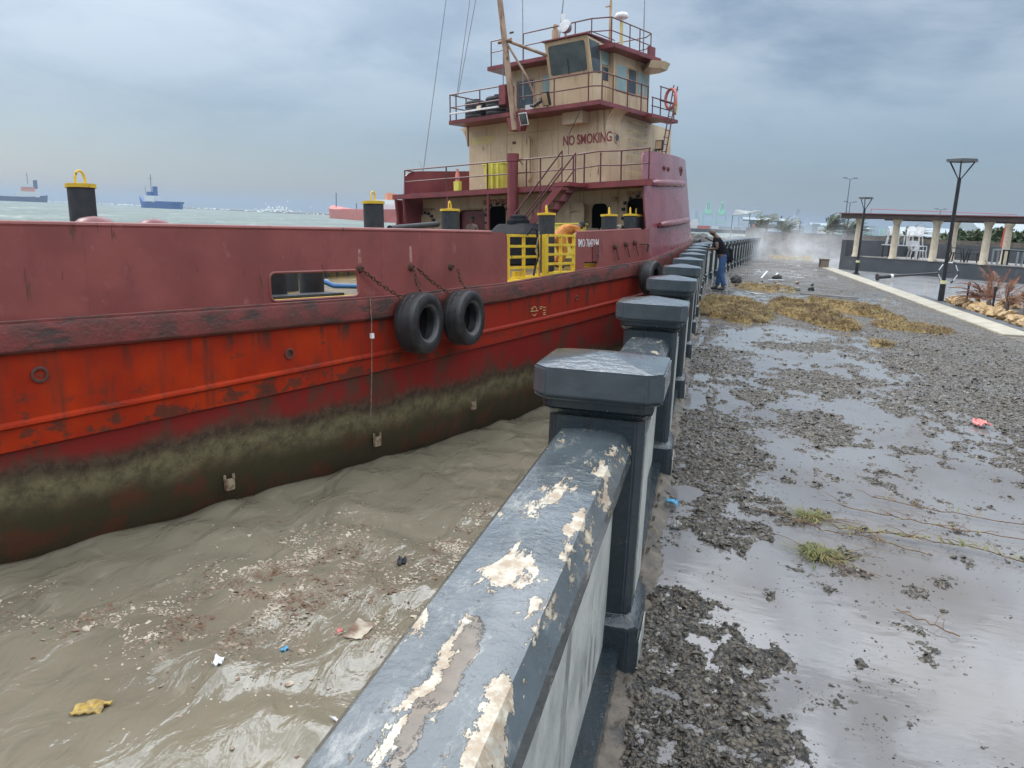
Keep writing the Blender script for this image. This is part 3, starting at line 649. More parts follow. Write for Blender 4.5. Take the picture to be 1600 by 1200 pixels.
# zinc anodes at the waterline
for s, u in ((-6.3, -2.72), (-2.9, -2.50), (-.17, -2.42), (2.4, -2.24)):
    off = next(o for z, o in sect(s) if z <= u+.3)
    b = MB(); p = pf(s)+off-.02
    b.box((s-.07, p-.035, u-.08), (s+.07, p+.03, u+.08)); b.box((s-.085, p-.02, u+.06), (s-.05, p+.02, u+.15)); b.box((s+.05, p-.02, u+.06), (s+.085, p+.02, u+.15))
    b.build('zinc_anode', 'zinc', ship, bevel=.01)
# load line marks: ring with bar and ladder of lines
b = MB(); s, u = 4.28, -.52; p = pf(s)+.060
T = basis((s, p, u), (1, .09, 0), (0, 0, 1), (0, -1, 0))
for k in range(10):
    if k in (3, 7): continue
    a0 = 2*PI*k/10; b.box((-.028, .085, 0), (.028, .097, .004), T @ Matrix.Rotation(a0, 4, 'Z'))
b.box((-.15, -.006, 0), (.15, .006, .0045), T)
for (x0, x1, y) in ((.2, .33, .07), (.2, .30, .03), (.34, .45, .05), (.34, .46, -.01), (.34, .44, -.06), (.34, .45, -.10), (-.13, -.05, .06)): b.box((x0, y-.006, 0), (x1, y+.006, .004), T)
b.build('load_line_mark', 'letter_yellow', ship)
# identification number
T = basis((6.14, pf(6.1)+.072, .80), Vector((1, .12, 0)).normalized(), (0, 0, 1), (0.12, -1, 0))
to_ = text('ship_number', 'IMO 7647194', .25, T, 'letter_white', ship, sx=.74, bold=.002)
for v in to_.data.vertices: v.co.y = pf(v.co.x)+.072-(.006 if v.co.y < pf(v.co.x)+.07 else 0)

# ---- removable deck posts with yellow caps and lifting rings
def deck_post(s, p, top, r, base=None):
    base = us(s)-.03 if base is None else base
    o = MB().lathe([(r, base), (r*1.0, top-.05)], 24).build('deck_post', 'black', ship, sm=True); o.location = (s, p, 0)
    c = MB().lathe([(r*1.13, top-.05), (r*1.13, top), (r*.3, top+.012)], 24).build('post_cap', 'yellow', o, sm=True)
    pts = [(math.cos(a)*.085, 0, top+.02+math.sin(a)*.12+(.03 if 0 < a < PI else -.02)) for a in np.linspace(-.15, PI+.15, 12)]
    MB().tube(pts, .016, 8, T=Matrix.Rotation(R(25), 4, 'Z')).build('lifting_ring', 'yellow', c, sm=True)
deck_post(-4.01, 1.5, 1.63, .165); deck_post(.97, 1.5, 1.62, .182); deck_post(4.51, 3.0, 1.65, .2); deck_post(6.18, 1.5, 1.57, .195); deck_post(8.88, 1.5, 1.62, .20)
deck_post(9.93, 1.5, 1.66, .17); deck_post(10.44, 1.62, 1.66, .17)
# low posts seen through the bulwark opening
for s, p in ((-1.55, .95), (-.70, 1.15), (.25, 3.2)):
    o = MB().lathe([(.20, -.03), (.20, .62)], 20).build('bollard', 'black', ship, sm=True); o.location = (s, p, 0)
b = MB().box((-2.6, .30, -.03), (-.7, .75, .10)); b.build('deck_sill', 'black', ship, bevel=.01)
b = MB().box((-2.5, .10, -.02), (.2, .30, .06)); b.build('yellow_waterway', 'yellow', ship)
b = MB().tube([(-.35, 2.6, .55), (.25, 1.8, .12), (.75, 1.3, .10), (.95, 1.25, .12), (1.0, 1.4, .25)], .045, 8); b.build('blue_pipe', 'blue', ship, sm=True)
b = MB().box((.1, 2.2, .10), (.45, 2.45, .22)); b.build('pipe_flange', 'white', ship)
b = MB(); b.tube([(.42, 1.12, .05), (.42, 1.12, .25), (.48, 1.12, .30), (.54, 1.12, .25), (.54, 1.12, .05)], .02, 6); b.build('lifting_ring', 'yellow', ship)
b = MB()
for k in range(26): b.box((-1.5+k*.34, 6.0, 0), (-1.46+k*.34, 6.04, .75))
b.box((-1.5, 5.99, .72), (7.2, 6.05, .77)); b.build('cargo_rail', 'black', ship)
b = MB().box((-1, 6.2, 0), (5, 7.6, .62)); b.build('cargo_hatch', 'deck', ship, bevel=.02)
# red mushroom vents just inside the bulwark
for s, p, r, t in ((-4.2, .72, .27, 1.185), (-3.45, .72, .22, 1.175)):
    o = MB().lathe([(.09, 0), (.09, t-r*.75)], 12).build('vent_pipe', 'oxide', ship, sm=True); o.location = (s, p, 0)
    MB().lathe([(r, t-r*.85), (r, t-r*.6), (r*.9, t-r*.3), (r*.62, t-r*.08), (r*.3, t), (.001, t+.01)], 24).build('vent_dome', 'oxide', o, sm=True)
# yellow gate pair in the bulwark gap
def gate(s0, s1, u0, u1, p, n, lean, name):
    b = MB(); T = basis((s0, p, u0), Vector((1, .05, .0)), (0, lean, 1), (0, 1, 0)); w_ = s1-s0; h_ = u1-u0
    for x in (0, w_/2, w_): b.box((x-.03, 0, -.03), (x+.03, h_, .03), T)
    for k in range(n): y = h_*k/(n-1); b.box((-.03, y-.028, -.034), (w_+.03, y+.028, .026), T)
    return b.build(name, 'yellow', ship, bevel=.006)
gate(3.72, 4.80, .16, 1.03, .62, 5, 0, 'gate')
g2 = gate(4.82, 5.90, .24, 1.04, .47, 5, 0, 'gate'); 
b = MB(); b.box((4.70, .43, .12), (4.78, .51, 1.06)); b.box((4.6, .42, .1), (5.0, .6, .15)); b.build('gate_post', 'yellow', ship, bevel=.008)
b = MB(); [b.box((3.3+k*.35, pf(3.3+k*.35)+.07, us(3.3+k*.35)-.02), (3.649+k*.35, 1.0, us(3.3+k*.35)+.035)) for k in range(8)]; b.box((5.4, .46, .13), (5.75, .62, .26)); b.box((4.05, .7, .13), (4.25, .8, .3)); b.build('gate_sill', 'yellow', ship, bevel=.01)
b = MB().box((6.45, .85, .1), (7.3, 1.0, .40)); b.build('yellow_locker_base', 'yellow', ship)
# handles on the fore bulwark (fairleads with short chains, cleats)
for s, u in ((8.05, .80), (8.7, .86), (9.25, .90)):
    b = MB(); p = pf(s)+.05; b.lathe([(.07, 0), (.06, .05), (.02, .06)], 10, basis((s, p, u), (1, 0, 0), (0, 0, 1), (0, -1, 0)))
    b.tube([(s, p-.04, u-.02), (s+.07, p-.02, u-.16), (s+.16, p-.02, u-.33)], .014, 5); b.build('chain_eye', 'chain', ship)
b = MB(); b.tube([(9.6, pf(9.7)-.0, .86), (9.8, pf(9.8)-.06, .88), (10.1, pf(10.1)-.0, .84)], .025, 6); b.tube([(9.95, pf(9.9)-.05, .86), (9.95, pf(9.9)-.0, .66)], .025, 6); b.build('cleat', 'chain', ship)
# welded eyes for the fender chains with scorched paint
EYES = [(-.57, .47), (.55, .47), (1.58, .46)]
for s, u, hh in ((-.56, .56, .22), (.56, .56, .26)):
    rr_ = random.Random(int(s*100)); L_ = [(s-.02-.018*rr_.random(), u+hh*k/9) for k in range(10)]; Rr_ = [(s+.012+.022*rr_.random(), u+hh*k/9) for k in range(10)]
    plate('scraped_paint_mark', L_+Rr_[::-1], [], .003, lambda x, y, d: (x, pf(x)+.0735+d, y), 'scrape', ship, 0)
for s, u in EYES:
    b = MB(); T = basis((s, pf(s)+.075, u), (1, 0, 0), (0, 0, 1), (0, -1, 0)); b.lathe([(.075, -.01), (.06, .02), (.02, .03)], 10, T)
    b.tube([(s+math.cos(a)*.035, pf(s)+.02, u+math.sin(a)*.035) for a in np.linspace(0, 2*PI, 10)[:-1]], .012, 6, closed=True); b.build('chain_eye', 'chain', ship)

# ---- lower deckhouse front wall with real door openings
WS = 11.0
def wallmap(s): return lambda x, y, d: (s+d, 12-x, y)      # x runs to starboard = 12-p, seen from aft
DOORS = [(3.48, 2.86, 2.06), (2.26, 1.58, 2.16), (8.85, 7.62, 2.02), (7.50, 6.72, 2.12)]
holes = [rect(12-a, .42, 12-b_, t, .2) for a, b_, t in DOORS]
lw = plate('lower_deckhouse_wall', rect(12-11.0, .05, 12-1.44, 2.42, 0), holes, .06, wallmap(WS), 'beige', ship, 0)
for a, b_, t in DOORS:
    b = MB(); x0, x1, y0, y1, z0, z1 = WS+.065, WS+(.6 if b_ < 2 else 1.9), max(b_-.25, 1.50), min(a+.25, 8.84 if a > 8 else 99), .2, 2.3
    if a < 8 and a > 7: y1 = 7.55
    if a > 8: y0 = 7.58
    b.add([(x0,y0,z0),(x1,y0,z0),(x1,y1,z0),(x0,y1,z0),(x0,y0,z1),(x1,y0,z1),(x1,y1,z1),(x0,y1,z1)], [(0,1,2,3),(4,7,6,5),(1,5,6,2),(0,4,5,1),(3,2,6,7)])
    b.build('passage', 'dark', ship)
for a, b_, t in DOORS:
    b = MB(); b.tube([(WS-.01, 12-x, u) for x, u in rect(12-a, .42, 12-b_, t, .2)], .028, 6, closed=True); b.build('door_coaming', 'beige2' if a > 7.6 or a < 3 else 'beige', lw, sm=True)
def dogs(cx, r, cu, name='door_clips', n=7, w_=.34):
    b = MB()
    for k in range(n):
        a = PI*k/(n-1); b.box((WS-.05, -.05, -.045), (WS-.005, .05, .045), Matrix.Translation((0, cx+math.cos(a)*(w_+.1), cu+math.sin(a)*(r+.06))))
    for dz in (.25, .5, .8): b.box((WS-.05, cx-w_-.15, cu-dz-.04), (WS-.005, cx-w_-.07, cu-dz+.04)); b.box((WS-.05, cx+w_+.07, cu-dz-.04), (WS-.005, cx+w_+.15, cu-dz+.04))
    b.build(name, 'black', lw)
dogs(1.9, .28, 1.85, w_=.36); dogs(7.11, .28, 1.82, w_=.40)
# arched store hatch at the far left and the open door leaf
b = MB(); b.prism([(math.cos(a)*.38, math.sin(a)*.36) for a in np.linspace(0, PI, 14)]+[(-.38, -1.2), (.38, -1.2)], 0, .05, basis((WS-.055, 10.45, 1.55), (0, 1, 0), (0, 0, 1), (1, 0, 0))); ho = b.build('store_hatch', 'beige', lw, bevel=.012)
dogs(10.45, .36, 1.55, n=9, w_=.36)
b = MB(); b.prism(rect(-.34, -1.5, .34, .16, .14), 0, .05, basis((10.78, 3.92, 1.92), (0, 1, 0), (0, 0, 1), (1, 0, 0))); lf = b.build('open_door_leaf', 'beige', ship, bevel=.012)
b = MB(); b.box((10.765, 3.62, 1.30), (10.778, 4.22, 1.33)); b.tube([(10.76, 3.70, 1.8), (10.74, 3.9, 1.84), (10.76, 4.1, 1.8)], .012, 5); b.build('door_brace', 'beige2', lf)
b = MB().box((WS+.10, 7.68, .42), (WS+.14, 8.8, 1.98)); b.build('red_door', 'oxide', ship)
for p, u in ((5.05, 1.95), (2.62, 2.12)):
    b = MB(); b.lathe([(.05, 0), (.06, .05), (.045, .14), (.01, .16)], 10, basis((WS-.12, p, u+.09), (1, 0, 0), (0, -1, 0), (0, 0, -1))); b.box((WS-.12, p-.03, u+.02), (WS, p+.03, u+.07)); b.build('bulkhead_lamp', 'beige2', lw)
MB().lathe([(.07, 0), (.05, .03), (.01, .035)], 12, basis((WS, 9.75, 1.6), (0, 1, 0), (0, 0, 1), (-1, 0, 0))).build('bulkhead_button', 'beige2', lw)
def sgn(txt, p, u, size, mat, s, sx=1, bold=.0, name='lettering'): # text on a wall facing aft, starting at p running to starboard
    return text(name, txt, size, basis((s, p, u), (0, -1, 0), (0, 0, 1), (-1, 0, 0)), mat, ship, sx, bold=bold)
sgn('SAFETY FIRST', 7.72, 2.15, .22, 'letter_red', WS-.006, .85, .005); sgn('STORE ROOM 1', 10.75, 2.03, .14, 'letter_red', WS-.006, .8)
sgn('STORE ROOM 2', 2.28, 2.24, .14, 'letter_red', WS-.006, .8)
for p in (2.55, 3.75, 6.4, 9.3): MB().box((WS-.006, p-.012, .45), (WS, p+.012, 2.4)).build('weld_seam', 'beige2', lw)
# ---- 01 deck slab with red edge
b = MB(); n01 = [(10.0, 1.06), (10.3, 1.06)]+[(s, pf(s)+.36) for s in np.arange(10.5, 20, .5)]
poly = n01+[(s, 2*CL-p) for s, p in n01[::-1]]; poly = [(s, p) for s, p in poly]
b.prism([(s, p) for s, p in poly], 2.42, 2.535); b.build('upper_deck', 'oxide', ship)
b = MB(); b.box((9.97, .9, 2.40), (10.0, 11.0, 2.56)); b.build('deck_edge', 'oxide', ship)
# interior sides of the forecastle at port are seen as a dark red wall
b = MB(); b.box((13.4, 9.05, 2.54), (13.5, 10.9, 3.35)); b.build('breakwater_plate', 'oxide', ship)
b = MB()
for p in (10.85, 10.45): b.tube([(9.98, p, 2.42), (10.35, p+.12, .1)], .05, 8)
b.build('side_strut', 'oxide', ship)
plate('wing_plate', [(-.05, 0), (.55, 0), (.35, 2.4), (-.25, 2.4)], [], .04, lambda x, y, d: (10.3-x*.9+.2, 11.0+d, y), 'oxide', ship, 0)
# columns under and through the deck
b = MB().lathe([(.165, .05), (.165, 3.30)], 20); cm = b.build('column', 'oxide', ship, sm=True); cm.location = (9.9, 5.57, 0)
MB().lathe([(.19, 3.3), (.19, 3.52), (.05, 3.53)], 20).build('column_head', 'oxide', cm, sm=True)
for p in (6.66, 8.4): MB().lathe([(.05, .05), (.05, 2.42)], 10).build('column', 'oxide', ship, sm=True).location = (10.03, p, 0)
# ---- guard rails
def rail(name, path, hts, r=.022, posts=None, mat='rail_oxide2'):
    """rails follow path; hts: heights above path; posts: fractional indices"""
    b = MB()
    for h_ in hts: b.tube([(a, c_, d+h_) for a, c_, d in path], r if h_ == max(hts) else r*.85, 6)
    for q in (posts or []): b.tube([q, (q[0], q[1], q[2]+max(hts))], r, 6)
    return b.build(name, mat, ship, sm=True)
M['rail_oxide2'] = pbr('dark_oxide_rail_paint', (.12, .028, .032), (.075, .02, .022), 6, .4)
D1 = 2.54
rail('guard_rail', [(9.98, 10.36, D1), (9.98, 3.42, D1)], (.80, .42), .025, [(9.98, p, D1) for p in (10.36, 8.41, 6.65, 5.11, 4.59, 3.42)])
rail('guard_rail', [(9.98, 3.30, D1), (9.98, 2.55, D1+.04), (9.98, 1.85, D1), (10.0, .98, D1)], (.80, .42), .025, [(9.98, p, D1) for p in (3.05, 2.51, 1.85, 1.0)])
rail('guard_rail', [(9.98, 10.36, D1), (10.9, 10.62, D1)], (.80,), .025, [(10.9, 10.62, D1)])
# ---- stairs running to port down the face
st = MB(); a0 = Vector((9.75, 3.2, 2.5)); a1 = Vector((9.6, 5.35, .25)); dd = a1-a0
for ds in (0, -.62):
    st.prism([(0, -.1), (0, .1), (dd.length, .1), (dd.length, -.1)], 0, .03, basis(a0+Vector((ds, 0, 0)), dd.normalized(), dd.normalized().cross(Vector((1, 0, 0))), (1, 0, 0)))
for k in range(1, 10):
    q = a0+dd*(k/10); st.box((q.x-.62, q.y-.11, q.z-.015), (q.x+.02, q.y+.11, q.z+.015))
stairs = st.build('stairs', 'oxide', ship)
for ds in (.02, -.62):
    b = MB(); hr = Vector((ds, 0, .86)); p0 = a0+hr; p1 = a0+dd*.97+hr
    b.tube([p0, p1], .022, 6); b.tube([p0-Vector((0, 0, .42)), p1-Vector((0, 0, .42))], .018, 6)
    for k in (0, .33, .66, .97): q = a0+dd*k+Vector((ds, 0, 0)); b.tube([q, q+Vector((0, 0, .86))], .02, 6)
    b.build('handrail', 'rail_oxide2', stairs, sm=True)
b = MB().box((9.1, 2.95, 2.43), (9.97, 3.45, 2.53)); b.build('stair_landing', 'oxide', ship)
# ---- upper deckhouse
HS, HP0, HP1, HE = 11.6, 3.43, 9.0, 16.6; D2 = 4.78
b = MB(); b.prism([(HS, HP0+.12), (HS+.12, HP0), (HE, HP0+.5), (HE, HP1-.5), (HS+.12, HP1), (HS, HP1-.12)], D1, D2); uh = b.build('upper_deckhouse', 'beige', ship, bevel=.01)
# curved knees where the house meets the bridge deck overhang
for p, sgn_ in ((HP0, -1), (HP1, 1)):
    pr = [(0, 0), (0, -.62)]+[(.02+.40*(1-math.cos(a)), -.62+.62*math.sin(a)*.98) for a in np.linspace(.15, PI/2, 8)]
    b = MB(); b.prism(pr, 0, .7, basis((HS+.02, p-sgn_*.02, D2), (0, sgn_, 0), (0, 0, 1), (1, 0, 0))); b.build('knee_bracket', 'beige', uh, sm=False)
sgn('NO SMOKING', 4.96, 3.86, .40, 'letter_red', HS-.008, .70, .008)
# faded illegible yellow sign: paint only
b = MB(); b.box((HS-.006, 7.75, 4.18), (HS, 8.75, 4.42)); b.build('faded_sign_patch', 'letter_yellow', uh)
for k in range(9): pass
b = MB(); b.prism(rect(-.33, -.9, .33, .75, .12), 0, .05, basis((HS-.045, 6.55, 3.52), (0, 1, 0), (0, 0, 1), (1, 0, 0))); dr = b.build('weather_door', 'beige', uh, bevel=.01)
b = MB(); b.tube([(HS-.06, 6.18, 4.2), (HS-.08, 6.1, 4.05), (HS-.08, 6.08, 3.1), (HS-.08, 6.25, 2.85)], .03, 6); b.build('vent_pipe', 'beige2', uh, sm=True)
b = MB()
for z in (2.9, 3.5, 4.1): b.box((HS-.07, 6.80, z-.04), (HS-.04, 6.92, z+.04))
b.tube([(HS-.07, 6.5, 3.4), (HS-.09, 6.6, 3.52)], .014, 5); b.build('door_hinge', 'chain', dr)
for p in (5.95, 5.15, 7.2): MB().box((HS-.006, p-.01, 2.6), (HS, p+.01, D2)).build('weld_seam', 'beige2', uh)
MB().box((HS-.006, 5.2, 4.36), (HS, 7.2, 4.38)).build('weld_seam', 'beige2', uh)
MB().box((HS-.35, 4.0, 4.42), (HS, 4.75, 4.77)).build('cable_box', 'beige', uh, bevel=.01)
for s, u in ((12.32, 4.04), (15.2, 3.9)):
    o = MB().lathe([(.15, -.01), (.15, .02), (.11, .025), (.10, 0)], 20, basis((s, HP0+(s-HS-.12)*.1-.01, u), (1, 0, 0), (0, 0, 1), (0, -1, 0))).build('porthole', 'beige2', uh, sm=True)
    MB().lathe([(.105, -.01), (.105, .012), (.001, .013)], 20, basis((s, HP0+(s-HS-.12)*.1-.01, u), (1, 0, 0), (0, 0, 1), (0, -1, 0))).build('pane', 'glass', o)
# yellow side ladder with broad rungs
b = MB()
for k in range(8): b.tube([(13.15, HP0+.14, 2.85+k*.25), (13.2, HP0+.0, 2.85+k*.25), (14.3, HP0+.1, 2.85+k*.25), (14.35, HP0+.24, 2.85+k*.25)], .014, 5)
b.build('yellow_ladder', 'letter_yellow', ship)
# ---- bridge deck
b = MB(); bp_ = [(10.8, 3.10), (14.9, 3.2), (14.9, 8.9), (10.8, 9.06)]; b.prism(bp_, D2, D2+.13); b.build('bridge_deck', 'oxide', ship, bevel=.008)
D3 = D2+.13
rail('guard_rail', [(10.84, 9.02, D3), (10.84, 6.5, D3)], (.82, .42), .022, [(10.84, p, D3) for p in (9.02, 8.75, 7.7, 6.55)])
rail('guard_rail', [(10.84, 6.1, D3), (10.84, 3.40, D3), (11.0, 3.16, D3), (13.6, 3.2, D3)], (.78, .40), .022, [(10.84, p, D3) for p in (6.1, 4.75, 3.53)]+[(s, 3.17, D3) for s in (11.0, 11.58, 12.39, 13.19, 13.6)])
rail('guard_rail', [(10.84, 9.02, D3), (12.8, 9.0, D3)], (.82, .42), .022, [(s, 9.0, D3) for s in (11.6, 12.8)])
# aft-side platform with ladder
rail('guard_rail', [(13.55, 3.0, D3-.12), (14.9, 3.0, D3-.12)], (.55, .3), .02, [(13.6, 3.0, D3-.12), (14.1, 3.0, D3-.12)])
rail('guard_rail', [(14.05, 3.0, D3-.1), (15.0, 3.0, D3-.1)], (.92, .5), .02, [(14.1, 3.0, D3-.1), (15.0, 3.0, D3-.1)])
b = MB(); 
for ds in (0, .42): b.tube([(14.75+ds*.6, 2.9, 5.85), (13.95+ds*.6, 2.85, 3.5)], .022, 6)
for k in range(11): t_ = k/10; b.tube([(14.75-.8*t_, 2.9, 5.75-2.2*t_), (15.0-.8*t_, 2.87, 5.75-2.2*t_)], .014, 5)
b.build('ladder', 'rail_oxide2', ship, sm=True)
MB().box((13.5, 2.95, D3-.16), (15.2, 3.3, D3-.06)).build('ladder_platform', 'oxide', ship)
# ---- wheelhouse
RU = 6.58
wh = MB(); wp = [(12.55, 3.78), (14.75, 3.80), (15.4, 4.6), (15.4, 7.6), (14.7, 8.2), (12.55, 8.0)]; wh.prism(wp, D3, RU); whl = wh.build('wheelhouse', 'beige', ship, bevel=.01)
rp = [(12.0, 3.42), (12.0, 8.4), (14.9, 8.5), (15.4, 7.6), (15.4, 4.4), (14.7, 3.35)]
MB().prism(rp, RU, RU+.13).build('wheelhouse_roof', 'oxide', whl, bevel=.01)
MB().prism([(13.9, 3.36), (14.3, 3.10), (14.7, 3.14), (14.9, 3.5), (14.9, 4.4)], RU-.26, RU-.06, top=[(13.9, 3.25), (14.3, 3.0), (14.75, 3.05), (15.0, 3.5), (15.0, 4.4)]).build('roof_visor', 'beige', whl)
def win_side(s0, s1, u0, u1, mat='palewin', p=3.79):
    o = MB().prism(rect(s0-.05, u0-.05, s1+.05, u1+.05, .05), 0, .022, basis((0, p, 0), (1, 0, 0), (0, 0, 1), (0, -1, 0))).build('window', 'beige2', whl)
    MB().prism(rect(s0, u0, s1, u1, .04), .018, .028, basis((0, p, 0), (1, 0, 0), (0, 0, 1), (0, -1, 0))).build('pane', mat, o)
win_side(12.72, 13.28, 5.55, 6.28, 'palewin'); win_side(13.42, 13.86, 5.55, 6.25, 'glass'); win_side(13.98, 14.32, 5.58, 6.25, 'palewin'); win_side(14.42, 14.66, 5.58, 6.25, 'palewin')
def win_aft(pa, pb, u0, u1, mat):
    T = basis((12.55, 0, 0), (0, 1, 0), (0, 0, 1), (-1, 0, 0))
    o = MB().prism(rect(pb-.05, u0-.05, pa+.05, u1+.05, .05), 0, .022, T).build('window', 'beige2', whl)
    MB().prism(rect(pb, u0, pa, u1, .04), .018, .028, T).build('pane', mat, o)
win_aft(7.55, 6.85, 5.35, 6.2, 'glass'); win_aft(6.45, 5.75, 5.45, 6.25, 'palewin')
T = basis((12.5, 6.8, 5.15), (0, 1, 0), (0, 0, 1), (-1, 0, 0)); MB().box((0, 0, 0), (.3, .25, .08), T).build('meter_box', 'white', whl)
# after control booth with its big leaning window
b = MB(); A = [(11.68, 3.93, D3), (11.68, 5.55, D3), (12.6, 5.55, D3), (12.6, 3.93, D3), (11.62, 3.93, 5.86), (11.62, 5.52, 5.86), (12.6, 5.52, 5.86), (12.6, 3.93, 5.86), (11.38, 3.98, 6.90), (11.38, 5.55, 6.90), (12.62, 5.55, 6.78), (12.62, 3.98, 6.78)]
b.add(A, [(0, 1, 5, 4), (1, 2, 6, 5), (2, 3, 7, 6), (3, 0, 4, 7), (4, 5, 9, 8), (5, 6, 10, 9), (6, 7, 11, 10), (7, 4, 8, 11), (8, 9, 10, 11), (3, 2, 1, 0)])
bo = b.build('control_booth', 'beige', ship, bevel=.02)
n_ = Vector((-1.04, 0, -.24)).normalized(); o_ = Vector((11.62, 5.52, 5.86)); yv = Vector((-.24, 0, 1.04)).normalized()
T = basis(o_+n_*.004, (0, -1, 0), yv, n_)
w1 = MB().prism(rect(.07, .05, 1.50, .99, .10), 0, .02, T).build('window', 'beige2', bo)
MB().prism(rect(.12, .10, 1.45, .94, .08), .012, .026, T).build('pane', 'glass', w1)
MB().tube([T @ Vector((.8, .06, .05)), T @ Vector((.78, .5, .05))], .01, 5).build('wiper', 'black', w1)
# booth side window, quarter light and sliding window
def quad(name, pts, mat, par, th=.012):
    P4 = [Vector(p) for p in pts]; nn = (P4[1]-P4[0]).cross(P4[2]-P4[0]).normalized()
    if nn.y > 0: nn = -nn
    b = MB(); b.add([p-nn*.01 for p in P4]+[p+nn*th for p in P4], [(0, 1, 2, 3), (4, 5, 6, 7), (0, 1, 5, 4), (1, 2, 6, 5), (2, 3, 7, 6), (3, 0, 4, 7)]); return b.build(name, mat, par)
quad('side_pane', [(11.66, 3.93, 5.92), (12.05, 3.93, 5.92), (12.02, 3.975, 6.76), (11.47, 3.975, 6.80)], 'glass', bo)
quad('side_pane', [(12.14, 3.93, 6.2), (12.5, 3.93, 6.2), (12.5, 3.97, 6.70), (12.12, 3.975, 6.72)], 'palewin', bo)
quad('side_pane', [(12.16, 3.93, 5.75), (12.48, 3.93, 5.75), (12.48, 3.94, 6.14), (12.16, 3.94, 6.14)], 'glass', bo)
MB().prism([(11.30, 3.93), (11.30, 5.6), (12.7, 5.6), (12.7, 3.93)], 6.905, 6.94).build('booth_roof', 'oxide', bo)
# ---- roof rails, mast and antennas
RT = RU+.13
rail('guard_rail', [(12.1, 6.93, RT), (12.1, 4.3, RT), (12.35, 3.75, RT), (14.7, 3.75, RT), (15.0, 4.1, RT), (15.0, 6.5, RT)], (.82, .45), .02, [(12.1, 6.93, RT), (12.1, 4.3, RT), (12.1, 4.9, RT), (12.35, 3.75, RT), (13.4, 3.75, RT), (14.0, 3.75, RT), (14.7, 3.75, RT), (15.0, 4.2, RT)])
rail('guard_rail', [(12.1, 8.3, RT), (12.1, 7.75, RT)], (.80, .45), .02, [(12.1, 8.3, RT), (12.1, 7.75, RT)])
rail('guard_rail', [(12.5, 5.6, RT+.15), (12.5, 4.6, RT+.15), (13.4, 4.3, RT)], (.45,), .016, [(12.5, 5.3, RT), (12.5, 4.7, RT)])
MB().box((14.5, 3.66, RT-.02), (14.85, 3.76, RT+.40)).build('red_board', 'oxide', ship)
b = MB(); m0 = Vector((10.78, 6.2, 4.35)); md = (Vector((10.78, 6.73, 8.21))-Vector((10.78, 6.22, 4.9))).normalized()
b.tube([m0, m0+md*2.6, m0+md*7.2], [.098, .095, .075], 14); mast = b.build('mast', 'mast', ship, sm=True)
b = MB(); b.tube([(10.78, 6.85, 7.0), (10.78, 6.35, 7.02)], .055, 8); b.tube([(10.80, 6.5, 7.0), (11.5, 5.5, 6.55)], .05, 8); b.tube([(10.78, 6.5, 6.9), (11.0, 5.9, 5.9), (11.0, 5.45, 5.0)], .035, 8); b.build('mast_brace', 'mast', mast, sm=True)
MB().tube([(10.76, 6.38, 7.2), (10.76, 6.25, 7.2)], .03, 8).build('mast_block', 'chain', mast)
MB().prism([(-.35, 0), (.35, 0), (.2, -.42), (-.2, -.42)], 0, .28, basis((10.78, 6.2, 4.75), (0, 1, 0), (0, 0, 1), (1, 0, 0))).build('mast_foot', 'oxide', mast)
b = MB(); b.tube([(12.2, 5.73, RT), (12.2, 5.73, 7.45)], .11, 12); b.tube([(12.2, 5.73, 7.45), (12.2, 5.73, 7.62)], .07, 10); b.build('exhaust_pipe', 'beige2', ship, sm=True)
b = MB(); b.tube([(14.3, 4.62, RT), (14.3, 4.62, 8.0)], .055, 10); pd = b.build('radome_post', 'letter_yellow', ship, sm=True)
MB().lathe([(.05, 7.95), (.07, 8.04), (.19, 8.06), (.215, 8.09), (.215, 8.15), (.18, 8.20), (.10, 8.225), (.001, 8.23)], 24, Matrix.Translation((14.3, 4.62, 0))).build('radome', 'white', pd, sm=True)
b = MB(); b.tube([(14.2, 5.0, RT), (14.2, 4.98, 8.4), (14.2, 4.97, 9.8)], [.05, .045, .03], 8); b.box((14.15, 4.96, 8.45), (14.2, 5.15, 8.48)); b.build('antenna_pole', 'beige2', ship, sm=True)
for x, y, z, tx, ty, tz in ((12.1, 6.93, 5.5, 12.1, 6.98, 10), (12.2, 5.6, 7.0, 12.2, 5.2, 10), (15.0, 4.2, 7.4, 15.0, 4.2, 10.5), (12.0, 7.7, 5.2, 12.0, 7.7, 7.5)):
    MB().tube([(x, y, z), (tx, ty, tz)], [.022, .010], 5).build('whip_antenna', 'steel', ship)
# searchlight on the booth roof
b = MB(); b.tube([(11.7, 4.97, 6.93), (11.7, 4.97, 7.12)], .035, 8); sb = b.build('searchlight_mount', 'beige2', ship)
T = basis((11.72, 4.97, 7.32), (0, 1, 0), (.25, 0, 1), (-1, 0, .25)); MB().lathe([(.001, -.16), (.10, -.15), (.18, -.03), (.20, .08), (.19, .10)], 20, T).build('searchlight', 'steel', sb, sm=True)
MB().lathe([(.185, .07), (.001, .075)], 20, T).build('searchlight_glass', 'glass', sb)
MB().tube([(11.75, 5.1, 7.5), (11.75, 5.1, 7.72)], .06, 8).build('camera_dome', 'white', ship)
